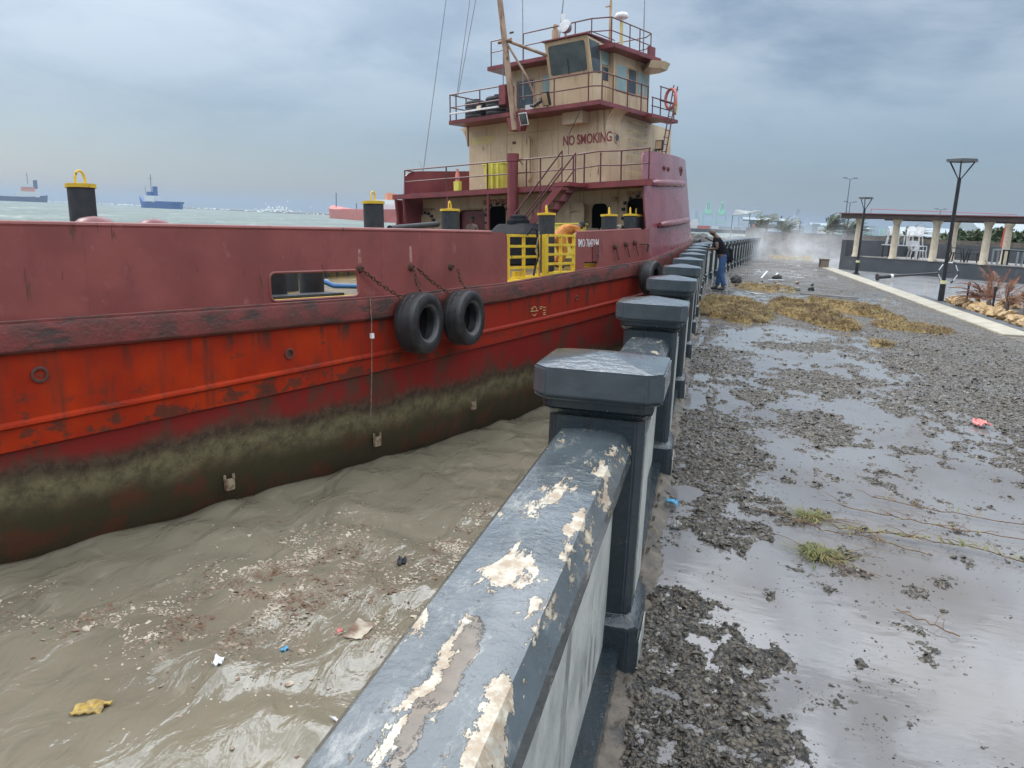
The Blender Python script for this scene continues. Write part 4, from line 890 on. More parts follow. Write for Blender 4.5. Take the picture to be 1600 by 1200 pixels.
# floodlights and solar panel on the bridge rail
def flood(p, u, w_, h_, tilt, nm='floodlight', s=10.72):
    T = SM.inverted() @ at_ship(s, p, u) @ Matrix.Rotation(R(-90), 4, 'Y') @ Matrix.Rotation(tilt, 4, 'Y')
    o = MB().box((-h_/2, -w_/2, -.08), (h_/2, w_/2, .03), T).build(nm, 'black', ship, bevel=.012)
    MB().box((-h_/2+.03, -w_/2+.03, .025), (h_/2-.03, w_/2-.03, .04), T).build('lamp_glass', 'beige2', o)
    MB().tube([T @ Vector((-h_/2, 0, -.02)), T @ Vector((-h_/2-.12, 0, -.05))], .02, 6).build('bracket', 'black', o)
flood(4.98, 5.12, .26, .40, -.35); flood(7.62, 5.13, .24, .22, .3); flood(2.95, 3.95, .26, .3, .1, s=14.0)
T = basis((10.62, 5.72, 4.62), (0, 1, 0), (-.35, 0, 1), (-1, 0, -.35)); pn = MB().box((-.15, -.17, 0), (.15, .17, .03), T).build('solar_panel', 'white', ship)
b = MB(); [b.box((-.135+k*.068, -.15, .03), (-.073+k*.068, .15, .034), T) for k in range(4)]; b.build('solar_cells', 'glass', pn)
b = MB(); b.tube([(10.75, 5.55, 5.0), (10.6, 5.3, 4.95), (10.65, 5.1, 5.05), (10.75, 5.2, 5.15)], .05, 6); b.build('black_cable', 'black', ship, sm=True)
MB().box((10.75, 6.55, 5.15), (11.2, 6.85, 5.75)).build('red_box', 'oxide', ship, bevel=.02)
# stays
for a, b_ in (((12, 11.55, 3.5), (12, 10.25, 9.14)), ((11.2, 9.05, 5.75), (11.5, 8.5, 9.6)), ((11.2, 9.0, 5.75), (11.5, 8.1, 9.8)), ((12, 11.0, 2.54), (12, 11.56, 3.55))):
    A_, B_ = Vector(a), Vector(b_); MB().tube([A_, B_+(B_-A_)*.35], .012, 5).build('stay_wire', 'steel', ship)
b = MB(); b.tube([(10.6, 3.6, 4.7), (10.5, 3.95, 4.0), (10.2, 3.75, 3.4)], .012, 5); b.tube([(10.9, 5.0, .7), (10.4, 5.6, .9), (10.2, 6.0, .75)], .012, 5); b.build('hanging_cable', 'black', ship)
# black pipe lying along the rail top inside
MB().tube([(1.3, 1.45, 1.14), (4.0, 2.9, 1.30)], .06, 10).build('black_boom', 'black', ship, sm=True)
MB().box((4.5, 9.0, 0), (9.5, 10.5, 1.0)).build('winch_base', 'black', ship, bevel=.03)
# small rust-line rope over the side
MB().tube([(-.47, -.03, .02), (-.47, -.05, -.35), (-.46, .0, -1.2), (-.47, .06, -2.0)], .008, 5).build('hanging_line', 'rope', ship)
MB().box((-.50, -.08, -.62), (-.45, -.03, -.54)).build('line_tag', 'white', ship)
# ================================================================== THINGS ON AND BESIDE THE SHIP
def rock(label, x, y, z, s, seed, mat='stone', cat='rock', group='ochre rocks edging the planting bed', sc3=(1, 1, .8)):
    rr = np.random.default_rng(seed); me = bpy.data.meshes.new('rock'); bm = bmesh.new(); bmesh.ops.create_icosphere(bm, subdivisions=4, radius=1)
    off = rr.random(3)*50
    for v in bm.verts:
        q = v.co; n1 = float(fbm(np.array(q.x*1.1+off[0]+q.z), np.array(q.y*1.1+off[1]-q.z), 3)); n2 = float(fbm(np.array(q.x*3.2+off[1]+q.z*2), np.array(q.y*3.2+off[2]-q.z*2.3), 4)); k = 1+1.1*n1+.8*n2
        v.co = Vector((q.x*k*sc3[0], q.y*k*sc3[1], q.z*k*sc3[2]))*s
    a = rr.random()*6
    bm.transform(Matrix.Rotation(a, 4, 'Z')); bm.to_mesh(me); bm.free(); smooth(me, 30)
    o = mesh_obj('rock', me, mat); o.location = (x, y, z); return tag(o, label, cat, group)
def tyre(label, s, p, u, Rr, wd, yaw=0):
    t = thing('tyre_fender', label, 'tyre', at_ship(s, p, u), 'tyre fenders hanging on the ship side')
    T = Matrix.Rotation(yaw, 4, 'Z') @ Matrix.Rotation(R(90), 4, 'X')
    h = wd/2; pr = [(Rr*.52, -h*.72), (Rr*.56, -h*.86), (Rr*.74, -h*1.03), (Rr*.90, -h*1.02), (Rr*.975, -h*.93), (Rr*.995, -h*.8), (Rr, -h*.4), (Rr*1.005, 0), (Rr, h*.4), (Rr*.995, h*.8), (Rr*.975, h*.93), (Rr*.90, h*1.02), (Rr*.74, h*1.03), (Rr*.56, h*.86), (Rr*.52, h*.72), (Rr*.51, h*.58), (Rr*.78, h*.5), (Rr*.86, 0), (Rr*.78, -h*.5), (Rr*.51, -h*.58)]
    b = MB(); b.lathe(pr, 48, T, closed=True)
    tr = b.build('tyre_carcass', 'rubber', t, sm=True)
    b = MB(); 
    for g_ in (-.5, 0, .5):
        b.lathe([(Rr*1.001, g_*h-.012), (Rr*1.012, g_*h-.008), (Rr*1.012, g_*h+.008), (Rr*1.001, g_*h+.012)], 48, T, closed=True)
    b2 = MB(); b2.lathe([(Rr*.53, h*.70), (Rr*.565, h*.885), (Rr*.62, h*.955), (Rr*.64, h*.99), (Rr*.60, h*.93)], 48, T, closed=True); b2.build('worn_rim', 'rim_wear', tr, sm=True)
    b.build('tread_grooves', 'rubber', tr, sm=True)
    return t
def chain(label, pts, link=.085, group='rusty chains holding the tyre fenders'):
    t = thing('chain', label, 'chain', at_ship(*pts[0]), group)
    o0 = Vector(pts[0]); P = [Vector(p)-o0 for p in pts]; b = MB(); L = [(P[i+1]-P[i]).length for i in range(len(P)-1)]; tot = sum(L); n = int(tot/(link*.78)); 
    for k in range(n):
        d = (k+.5)/n*tot; i = 0
        while i < len(L)-1 and d > L[i]: d -= L[i]; i += 1
        c = P[i].lerp(P[i+1], d/L[i]); ax = (P[i+1]-P[i]).normalized(); u, w_ = frame(ax)
        if k % 2: u, w_ = w_, u
        b.tube([c+ax*(math.cos(a)*link*.55)+u*(math.sin(a)*link*.30) for a in np.linspace(0, 2*PI, 9)[:-1]], link*.12, 5, closed=True)
    b.build('links', 'chain', t, sm=True); return t
tyre('scuffed black tyre hanging from two chains, the left of the pair on the orange hull', .46, -.17, -.44, .505, .38, R(14))
tyre('black tyre with a pale worn inner rim hanging right beside its twin on the hull', 1.55, -.17, -.43, .485, .36, R(14))
tyre('ribbed black tyre squeezed between the ship bow and the grey fence posts', 9.55, .60, .0, .44, .34, R(8))
chain('slack chain slanting from the scorched eye nearest the bulwark opening to the first tyre', [(-.57, -.0, .45), (-.25, -.04, .22), (.05, -.20, .0)])
chain('short chain falling from the middle scorched eye to the top of the first tyre', [(.53, .0, .42), (.53, -.04, .2), (.50, -.20, .06)])
chain('long chain slanting from the middle scorched eye to the second tyre', [(.60, .0, .45), (.85, -.04, .25), (1.18, -.20, .0)])
chain('short chain falling from the third eye to the top of the second tyre', [(1.58, .0, .42), (1.60, -.04, .22), (1.60, -.20, .05)])
def round_tank(label, s, p, u, r, h, grp=None):
    t = thing('water_tank', label, 'water tank', at_ship(s, p, u), grp)
    b = MB(); pr = [(r, 0)]; 
    for k in range(5): z = h*.85*k/5; pr += [(r, z+.01), (r*.965, z+h*.05), (r, z+h*.10)]
    pr += [(r, h*.85), (r*.9, h*.93), (r*.4, h*.98), (.001, h)]; b.lathe(pr, 32); b.build('tank_shell', 'black', t, sm=True)
    MB().lathe([(r*.3, h*.96), (r*.3, h*1.06), (.001, h*1.08)], 20).build('tank_lid', 'black', t)
round_tank('black water tank at the outer end of the bridge deck, left of its twin', 11.35, 8.28, D3, .40, .62, 'black tanks on the bridge deck'); round_tank('black water tank on the bridge deck beside the leaning mast, right of its twin', 11.35, 7.38, D3, .40, .66, 'black tanks on the bridge deck')
b = MB().box((-.08, -1.3, 0), (.0, .75, .05)); o = b.build('white_plank', 'white'); o.matrix_world = at_ship(10.72, 8.1, D3+.16); tag(o, 'pale plank tied across the rail in front of the black tanks', 'plank')
# big black ribbed deck tank behind the yellow gate
t = thing('deck_tank', 'large ribbed black plastic tank with raised lid lying on deck behind the yellow gate', 'tank', at_ship(8.4, 4.15, .3))
MB().prism(rect(-.45, -.78, .45, .78, .25), 0, .75, top=rect(-.5, -.85, .5, .85, .28)).prism(rect(-.5, -.85, .5, .85, .28), .7505, .82, top=rect(-.5, -.85, .5, .85, .28)).prism(rect(-.5, -.85, .5, .85, .28), .821, 1.12, top=rect(-.3, -.6, .3, .6, .2)).build('tank_shell', 'matte_black', t, bevel=.03)
b = MB(); b.lathe([(.32, 1.1), (.32, 1.22), (.24, 1.25), (.24, 1.33), (.1, 1.37), (.001, 1.37)], 20); b.build('tank_lid', 'matte_black', t, bevel=.02)
# yellow bin behind the upper rail
t = thing('plastic_bin', 'tall lemon yellow plastic bin with rim standing behind the upper deck rail', 'bin', at_ship(10.7, 6.75, D1))
b = MB(); b.prism(rect(-.28, -.34, .28, .34, .05), 0, .78, top=rect(-.36, -.43, .36, .43, .06)); b.prism(rect(-.38, -.46, .38, .46, .06), .78, .84); b.build('bin_body', 'lemon', t, bevel=.01)
b = MB(); [b.box((-.40, y-.03, .05), (-.34, y+.03, .80)) for y in (-.22, 0, .22)]; b.build('bin_ribs', 'lemon', t)
t = thing('fire_bucket', 'small yellow box with a red topped bottle on the upper deck rail', 'box', at_ship(10.05, 7.98, D1+.02))
MB().box((-.08, -.11, 0), (.08, .11, .30)).build('box_body', 'lemon', t, bevel=.01); MB().lathe([(.07, .3), (.07, .5), (.04, .6), (.04, .68), (.001, .70)], 14).build('bottle', 'scrap_p', t, sm=True)
t = thing('lifebuoy', 'orange lifebuoy with pale rope hung at the ladder head of the bridge deck', 'lifebuoy', at_ship(14.75, 3.0, 5.45))
b = MB(); b.tube([(math.cos(a)*.24, 0, math.sin(a)*.30) for a in np.linspace(0, 2*PI, 25)[:-1]], .05, 10, closed=True, T=Matrix.Rotation(R(70), 4, 'Z')); b.build('ring', 'scrap_p', t, sm=True)
MB().tube([(.15, -.1, .1), (.2, -.12, -.2), (.15, -.1, -.45), (.05, -.1, -.35)], .045, 6).build('buoy_rope', 'letter_yellow', t, sm=True)
def rope_heap(label, s, p, u, r, h, n=9):
    t = thing('rope_coil', label, 'rope coil', at_ship(s, p, u)); b = MB(); rr = random.Random(n)
    for k in range(n):
        z = h*k/n; q = r*(1-.35*k/n); cx, cy = rr.uniform(-.06, .06), rr.uniform(-.06, .06)
        b.tube([(cx+math.cos(a)*q*rr.uniform(.9, 1.1), cy+math.sin(a)*q*rr.uniform(.9, 1.1), z+rr.uniform(-.03, .05)) for a in np.linspace(0, 2*PI, 17)[:-1]], .04, 6, closed=True)
    b.build('rope', 'rope', t, sm=True)
rope_heap('pale mooring rope piled round the black post near the open door on deck', 9.4, 1.72, .75, .32, .62, 10)
rope_heap('grey rope coiled on the foot of the tall post behind the bulwark', 1.45, 1.75, -.03, .34, 1.18, 14)
o = MB().prism([(0, 0), (.26, 0), (.22, .7), (.10, 1.15), (.02, .7)], 0, .05).build('orange_cloth', 'orange', sm=False); o.matrix_world = at_ship(10.7, 8.75, .55) @ basis((0, 0, 0), (0, -1, 0), (0, 0, 1), (-1, 0, 0)); tag(o, 'orange cloth hanging beside the red doorway left of the shirtless man', 'cloth')
t = thing('yellow_crate', 'open yellow plastic crate on deck behind the man in orange', 'crate', at_ship(8.35, 2.35, .5))
b = MB(); T = Matrix.Rotation(R(20), 4, 'Z'); b.prism(rect(-.3, -.36, .3, .36, .03), 0, .86, T); b.prism(rect(-.33, -.40, .33, .40, .03), .8605, .90, T); b.build('crate_body', 'lemon', t, bevel=.01)
o = MB().box((-.35, -.3, 0), (.35, .3, .95)).build('rusty_drum_box', 'rope', bevel=.04); o.matrix_world = at_ship(9.6, 2.75, .35); tag(o, 'brown sack like bundle standing inside the second doorway threshold', 'bundle')

t = thing('hose', 'black and grey hose hung in a loop over the yellow gate', 'hose', at_ship(4.55, .55, .2))
MB().tube([(-.3, 0, .84), (-.22, -.06, .98), (-.05, -.06, .95), (.0, -.06, .6), (.02, -.06, .4), (-.08, -.05, .2), (-.2, -.1, .02)], .022, 7).build('hose_line', 'matte_black', t, sm=True)
MB().tube([(.02, -.07, .92), (-.12, -.09, .5), (.0, -.1, .3), (-.02, -.12, .0)], .014, 6).build('grey_line', 'rope', t, sm=True)
for k_, (s_, p_, h_, l_) in enumerate(((4.0, 6.3, .62, 'ochre sack heap on the cargo hatch nearer the stern'), (5.6, 6.5, .70, 'ochre sack heap on deck behind the tall post'))):
    rock(l_, 0, 0, 0, .42, 700+k_, 'deck_sack', 'sack', 'ochre sacks on the cargo hatch').matrix_world = at_ship(s_, p_, h_)
# ================================================================== PEOPLE (one continuous skinned body each)
def skin_mesh(name, pts, edges, radii, mat, parent, root=0, sub=2):
    me = bpy.data.meshes.new(name); me.from_pydata([tuple(p) for p in pts], edges, []); o = bpy.data.objects.new(name, me); COL.objects.link(o)
    m = o.modifiers.new('skin', 'SKIN'); m.use_smooth_shade = True; sv = me.skin_vertices[0].data
    for i, r in enumerate(radii): sv[i].radius = r if isinstance(r, tuple) else (r, r); sv[i].use_root = (i == root)
    m2 = o.modifiers.new('sub', 'SUBSURF'); m2.levels = m2.render_levels = sub
    dg = bpy.context.evaluated_depsgraph_get(); nm = bpy.data.meshes.new_from_object(o.evaluated_get(dg)); bpy.data.objects.remove(o); nm.name = name
    nm.materials.clear(); return mesh_obj(name, nm, mat, parent)
def body_part(name, chains, mat, parent, sub=2):
    """chains: list of [(point, radius), ...]; points shared between chains are merged"""
    pts, rad, edges, ix = [], [], [], {}
    for ch in chains:
        prev = None
        for p, r in ch:
            k = tuple(round(v, 4) for v in p)
            if k not in ix: ix[k] = len(pts); pts.append(p); rad.append(r)
            if prev is not None and (prev, ix[k]) not in edges: edges.append((prev, ix[k]))
            prev = ix[k]
    return skin_mesh(name, pts, edges, rad, mat, parent, 0, sub)
def head_bits(parent, c, r, fwd, hair=True):
    pass
def hand_chains(wr, dirv, curl, up, s=1.0):
    """palm and five fingers as chains from wrist"""
    d = Vector(dirv).normalized(); u = Vector(up).normalized(); sd = d.cross(u).normalized(); w_ = Vector(wr); out = []
    palm = w_+d*.055*s; k = tuple(w_)
    base = [(w_, .026*s), (palm, (.036*s, .022*s))]; out.append(base)
    for i, (off, ln) in enumerate(((-.030, .066), (-.010, .078), (.010, .074), (.030, .058))):
        b0 = palm+d*.035*s+sd*off*s; b1 = b0+(d*.9-u*curl*.5).normalized()*ln*.5*s; b2 = b1+(d*.5-u*curl).normalized()*ln*.5*s
        out.append([(palm, (.036*s, .022*s)), (b0, .0125*s), (b1, .010*s), (b2, .0085*s)])
    t0 = w_+d*.025*s+sd*-.036*s; t1 = t0+(d*.6-sd*.7-u*.3).normalized()*.04*s; t2 = t1+(d*.9-u*.4).normalized()*.03*s
    out.append([(w_, .026*s), (t0, .0135*s), (t1, .011*s), (t2, .009*s)])
    return out
V3 = Vector
# --- man leaning on the fence (faces the water, -x)
mt = thing('person', 'man in black T-shirt and blue jeans leaning over the grey fence', 'person', Matrix.Translation((.20, 22.2, -.0)) @ Matrix.Rotation(R(-8), 4, 'Z'))
pel = V3((.12, 0, .93)); chest = V3((-.05, 0, 1.27)); neck = V3((-.13, 0, 1.46)); headc = V3((-.24, 0, 1.555))
sh = {-1: V3((-.10, -.19, 1.38)), 1: V3((-.10, .19, 1.38))}; el = {-1: V3((-.03, -.27, 1.13)), 1: V3((-.06, .26, 1.12))}; wr = {-1: V3((-.30, -.16, 1.10)), 1: V3((-.31, .12, 1.11))}
kn = {-1: V3((.12, -.12, .49)), 1: V3((.05, .12, .50))}; an = {-1: V3((.22, -.14, .09)), 1: V3((.0, .13, .09))}; hip = {-1: V3((.12, -.10, .88)), 1: V3((.12, .10, .88))}
ch = [[(pel, (.13, .15)), ((pel+chest)/2, (.12, .14)), (chest, (.13, .165)), (neck, .062), (V3((-.19, 0, 1.50)), .062), (headc, (.095, .088)), (V3((-.235, 0, 1.63)), (.078, .075))],
      [(headc, (.095, .088)), (V3((-.315, 0, 1.535)), .038)], [(headc, (.095, .088)), (V3((-.27, 0, 1.49)), .045)]]
for k in (-1, 1):
    ch += [[(chest, (.13, .165)), (sh[k], .068), (el[k], .046), (wr[k], .031)], [(pel, (.13, .15)), (hip[k], .098), (kn[k], .062), (an[k], .042), (an[k]+V3((-.13, 0, -.05)), .035)]]
body = body_part('body', ch, 'skin', mt)
def hands(parent, wrs, dirs, curl=.8, s=1.0):
    """hands join the arms at the wrist; each finger its own chain"""
    for k, w_ in wrs.items(): body_part('hand', hand_chains(w_, dirs[k], curl, (0, 0, 1), s), 'skin', parent, 1)
hands(body, wr, {-1: (-.9, .3, -.25), 1: (-.9, -.2, -.3)})
for k in (-1, 1):
    MB().lathe([(.001, -.012), (.022, -.008), (.03, 0), (.022, .010), (.001, .012)], 10, Matrix.Translation(headc+V3((0, k*.088, 0)))).build('ear', 'skin', body, sm=True)
MB().lathe([(.001, -.02), (.014, -.014), (.016, 0), (.001, .012)], 8, Matrix.Translation(headc+V3((-.10, 0, -.005)))).build('nose', 'skin', body, sm=True)
g = .016
body_part('shirt', [[(pel+V3((.02, 0, -.12)), (.172, .172)), (pel+V3((.01, 0, .04)), (.172, .172)), ((pel+chest)/2, (.172, .172)), (chest, (.135+g, .175+g)), (chest+(neck-chest)*.62, (.085, .11))]]+[[(chest, (.135+g, .175+g)), (sh[k], .085), (sh[k]+(el[k]-sh[k])*.55, .072)] for k in (-1, 1)], 'black_cloth', mt)
body_part('jeans', [[(pel+V3((-.01, 0, .10)), (.15, .15)), (pel, (.162, .162)), (hip[k], .112), (kn[k], .082), (an[k]+V3((0, 0, .02)), .072)] for k in (-1, 1)], 'denim', mt)
for k in (-1, 1): body_part('shoe', [[(an[k]+V3((.04, 0, -.045)), (.045, .04)), (an[k]+V3((-.06, 0, -.045)), (.045, .042)), (an[k]+V3((-.18, 0, -.055)), (.042, .032))]], 'black', mt)
bg = thing('shoulder_bag', 'black bag slung at the back of the man in jeans', 'bag', (.40, 22.75, .93)); MB().prism(rect(-.17, -.20, .17, .20, .07), -.08, .08, Matrix.Rotation(R(80), 4, 'X') @ Matrix.Rotation(R(15), 4, 'Z')).build('bag_body', 'black_cloth', bg, bevel=.03)
MB().tube([(-.12, 0, .18), (-.35, -.05, .35), (-.62, -.2, .48)], .018, 6).build('strap', 'black_cloth', bg)
# --- shirtless man sitting in the doorway on deck (faces aft)
mt = thing('person', 'shirtless man sitting in the red doorway on the ship deck', 'person', at_ship(10.35, 7.62, .42))
ch = [[((0, 0, .42), (.14, .15)), ((0, 0, .68), (.12, .15)), ((0, 0, .95), (.13, .19)), ((-.02, 0, 1.12), .06), ((-.03, 0, 1.16), .06), ((-.04, 0, 1.24), (.095, .08)), ((-.03, 0, 1.33), (.075, .07))]]
for k in (-1, 1): ch += [[((0, 0, .95), (.13, .19)), ((0, k*.21, 1.03), .07), ((-.05, k*.30, .78), .05), ((-.25, k*.2, .62), .034), ((-.32, k*.16, .60), .03)], [((0, 0, .42), (.14, .15)), ((-.1, k*.12, .42), .10), ((-.45, k*.15, .46), .065), ((-.48, k*.15, .05), .045), ((-.62, k*.15, .02), .035)]]
sb_ = body_part('body', ch, 'skin', mt); hands(sb_, {-1: V3((-.32, -.16, .60)), 1: V3((-.32, .16, .60))}, {-1: (-.8, .2, -.3), 1: (-.8, -.2, -.3)})
body_part('shorts', [[((0, 0, .52), (.15, .165)), ((0, 0, .42), (.16, .17)), ((-.1, k*.12, .42), .12), ((-.4, k*.15, .455), .09)] for k in (-1, 1)], 'red_cloth', mt)
MB().lathe([(.083, 0), (.075, .05), (.045, .085), (.001, .095)], 16, Matrix.Translation((-.035, 0, 1.265))).build('hair', 'hair', sb_, sm=True)
o = MB().box((-.2, -.25, 0), (.2, .25, .3)).build('step_box', 'black', bevel=.02); o.matrix_world = at_ship(10.4, 7.62, .42); tag(o, 'black box under the shirtless man in the doorway', 'box')
# --- man in orange bending down on deck behind the gate
mt = thing('person', 'man in orange overalls bending down on deck behind the yellow gate', 'person', at_ship(6.95, 1.75, .28, R(150)))
ch = [[((0, 0, .78), (.15, .15)), ((-.22, 0, .95), (.14, .16)), ((-.42, 0, 1.0), (.13, .17)), ((-.55, 0, 1.0), .06), ((-.62, 0, 1.02), (.09, .08)), ((-.70, 0, 1.0), (.075, .07))]]
for k in (-1, 1): ch += [[((-.42, 0, 1.0), (.13, .17)), ((-.44, k*.2, .95), .07), ((-.45, k*.24, .68), .05), ((-.52, k*.2, .45), .034)], [((0, 0, .78), (.15, .15)), ((0, k*.12, .74), .10), ((-.15, k*.14, .42), .065), ((0, k*.14, .07), .045), ((-.14, k*.14, .03), .035)]]
ob_ = body_part('body', ch, 'skin', mt); hands(ob_, {-1: V3((-.52, -.2, .45)), 1: V3((-.52, .2, .45))}, {-1: (-.3, .2, -.9), 1: (-.3, -.2, -.9)})
body_part('overalls', [[((0, 0, .78), (.17, .17)), ((-.22, 0, .95), (.16, .18)), ((-.43, 0, 1.0), (.15, .19))]]+[[((-.43, 0, 1.0), (.15, .19)), ((-.44, k*.2, .95), .088), ((-.45, k*.24, .68), .068), ((-.51, k*.205, .5), .055)] for k in (-1, 1)]+[[((0, 0, .78), (.17, .17)), ((0, k*.12, .74), .12), ((-.15, k*.14, .42), .085), ((-.01, k*.14, .12), .07)] for k in (-1, 1)], 'orange', mt)
MB().lathe([(.088, -.02), (.088, .03), (.06, .075), (.001, .09)], 16, Matrix.Translation((-.66, 0, 1.045)) @ Matrix.Rotation(R(-25), 4, 'Y')).build('hair', 'hair', ob_, sm=True)

# ================================================================== ON THE QUAY
def hexring(r, n=6): return [(r*math.cos(a+PI/6*0), r*math.sin(a), 0) for a in np.linspace(0, 2*PI, n+1)[:-1]]
def street_lamp(label, mw, H=3.55, hr=.40):
    t = thing('street_lamp', label, 'street lamp', mw, 'black lamp posts with hexagonal heads along the path')
    MB().lathe([(.10, 0), (.10, .03), (.075, .03), (.072, .52)], 20).build('base_sleeve', 'lampblack', t, sm=True)
    b = MB()
    for k in range(4): a = PI/4+k*PI/2; b.lathe([(.025, 0), (.025, .045), (.012, .06)], 8, Matrix.Translation((.13*math.cos(a), .13*math.sin(a), 0)))
    b.prism(rect(-.15, -.15, .15, .15, .03), -.02, .018); b.build('base_plate', 'lampblack', t, bevel=.004)
    MB().lathe([(.074, .49), (.074, .58)], 20).build('yellow_band', 'sticker', t, sm=True)
    MB().lathe([(.05, .5), (.045, H-.42)], 16).build('pole', 'lampblack', t, sm=True)
    b = MB()
    for k in (0, 2, 4): a = k*PI/3+.2; b.tube([(0, 0, H-.44), (.05*math.cos(a), .05*math.sin(a), H-.42), (hr*.78*math.cos(a), hr*.78*math.sin(a), H-.03)], .018, 6)
    b.build('arms', 'lampblack', t, sm=True)
    pr = [(hr*.86, -.03), (hr, -.02), (hr, .035), (hr*.92, .05), (hr*.80, .045), (hr*.80, -.02)]
    hd_ = MB().lathe([(r_, H+z) for r_, z in pr], 6, Matrix.Rotation(.2, 4, 'Z'), closed=True).build('lamp_head', 'lampgrey', t)
    MB().lathe([(hr*.79, H-.005), (hr*.79, H+.02)], 6, Matrix.Rotation(.2, 4, 'Z')).build('head_cover', 'lampgrey', hd_)
    return t
street_lamp('tall black lamp post standing by the ochre rocks, nearest of the lamps', Matrix.Translation((5.98, 22.6, -.01)), 3.62)
street_lamp('black lamp post standing farther off beside the dark pergola wall corner', Matrix.Translation((6.02, 35.6, -.01)), 3.15, .31)
# fallen lamp: no cover, an open hexagon of tubes
F0, F1 = V3((6.05, 31.4, .12)), V3((8.35, 32.3, .35)); dF = (F1-F0).normalized(); uF = V3((0, 0, 1)); 
t = thing('fallen_street_lamp', 'black lamp post lying knocked over on the wet path with its hexagonal ring upright', 'street lamp', Matrix.Translation(F0), 'black lamp posts with hexagonal heads along the path')
L = (F1-F0).length; TF = basis((0, 0, 0), dF.cross(uF).normalized(), dF.cross(dF.cross(uF)).normalized(), dF)
MB().lathe([(.13, 0), (.13, .03), (.075, .04), (.075, .55)], 16, TF).build('base_sleeve', 'lampblack', t, sm=True)
MB().lathe([(.077, .52), (.077, .62)], 16, TF).build('white_band', 'white', t, sm=True)
MB().lathe([(.045, .55), (.04, L-.0)], 12, TF).build('pole', 'lampblack', t, sm=True)
b = MB(); hc = F1-F0+dF*.36; cs = [hc+V3((math.cos(a)*.36, 0, math.sin(a)*.42)) for a in np.linspace(0, 2*PI, 7)[:-1]]
b.tube(cs, .035, 6, closed=True); b.tube([hc-dF*.4, hc+dF*.35], .015, 5); rg = b.build('hexagonal_ring', 'lampblack', t, sm=False)
b = MB(); [b.tube([cs[k].lerp(cs[(k+1) % 6], .2)-V3((0, .04, 0)), cs[k].lerp(cs[(k+1) % 6], .8)-V3((0, .04, 0))], .018, 5) for k in range(6)]; b.build('light_strips', 'white', rg)
# ochre rocks edging the planting bed
lab = ['ochre rock at the foot of the near lamp post, first of the row', 'low ochre rock second from the near lamp post', 'flat topped ochre rock third from the near lamp post', 'ochre rock in front of the first short black stake', 'rounded ochre rock just past the first black stake',
       'pale ridged ochre rock near the middle of the row', 'larger ochre rock in the middle of the row below the red fronds', 'brown sided ochre rock right of the middle of the row', 'squat ochre rock before the second black stake', 'wide ochre rock below the second black stake', 'ochre rock third from the right end of the row', 'ochre rock second from the right end of the row', 'ochre rock at the right edge of the picture, last of the row']
for k in range(13):
    y = 22.2-k*.42; rock(lab[k], 6.20+.05*math.sin(k*2.1), y, .07, .17+.04*math.sin(k*1.7), 40+k)
for k, (x, y, l_) in enumerate(((7.3, 21.8, 'ochre rock at the back of the bed behind the first black stake'), (8.2, 19.6, 'ochre rock at the back of the bed behind the red fronds'), (7.6, 20.9, 'small ochre rock at the back left of the planting bed'))): rock(l_, x, y, .1, .26, 80+k)
rock('smooth blue grey boulder in the bed at the right edge of the picture', 6.72, 18.3, .12, .22, 95, 'concrete_lt', group=None, sc3=(1, 1, .9))
o = MB().box((6.55, 15.5, -.02), (9.5, 22.0, .02)).build('planting_bed', 'darkrock', bevel=.01); o['kind'] = 'structure'
for (x, y, hh, l_) in ((6.22, 21.3, .62, 'short black stake light at the left of the planting bed'), (6.40, 20.0, .62, 'short black stake light in front of the bronze fronds')):
    t = thing('stake_light', l_, 'stake light', (x, y, 0), 'short black stake lights in the planting bed'); MB().lathe([(.025, 0), (.025, hh-.1)], 10).build('stake', 'lampblack', t); MB().lathe([(.035, hh-.1), (.035, hh), (.02, hh+.01)], 12).build('lamp_cap', 'lampblack', t)
def frond_plant(label, x, y, z, n, L, seed, mat='redleaf', wind=(1, .1), name='red_cycad', cat='plant', group=None, up=.9, stem=True, wdt=.07, lf=26):
    rr = random.Random(seed); t = thing(name, label, cat, (x, y, z), group)
    if stem: MB().lathe([(.07, -.05), (.06, .2), (.03, .28)], 8).build('trunk', 'bark', t, sm=True)
    b = MB()
    for k in range(n):
        a = rr.uniform(0, 2*PI); el_ = rr.uniform(.35, 1.35)*up; d0 = V3((math.cos(a)*math.cos(el_), math.sin(a)*math.cos(el_), math.sin(el_))); l = L*rr.uniform(.7, 1.1)
        p = V3((0, 0, .22 if stem else 0)); path = [p.copy()]; d = d0.copy()
        for i in range(lf): d = (d+V3((wind[0]*.07, wind[1]*.07, -.045))).normalized(); p = p+d*l/lf; path.append(p.copy())
        b.tube(path[::3]+[path[-1]], .006*L+.002, 4)
        for i in range(3, lf):
            c = path[i]; dd = (path[i]-path[i-1]).normalized(); u, w_ = frame(dd); ln = L*.20*math.sin(PI*(i/lf)**.7)*rr.uniform(.8, 1.2)+.02
            for sg in (-1, 1):
                sd = (u*sg+dd*.8+w_*rr.uniform(-.3, .3)+V3((wind[0]*.3, 0, -.1))).normalized(); e = c+sd*ln; m_ = c+sd*ln*.5; q = sd.cross(w_).normalized()*wdt*L*.16
                b.add([c-q*.4, m_-q, e, m_+q], [(0, 1, 2, 3)])
    b.build('fronds', mat, t); return t
frond_plant('wind blown red cycad at the left of the planting bed', 6.35, 20.9, 0, 10, .80, 3, wind=(-.9, .2), up=1.0)
frond_plant('tall red bronze cycad just right of the leftmost one', 6.5, 20.6, 0, 12, .95, 4, wind=(-.2, .2), up=1.25)
frond_plant('dense bronze green frond plant nearest the boulder', 6.95, 19.6, 0, 15, .85, 5, 'redleaf', wind=(.9, .1), up=1.0)
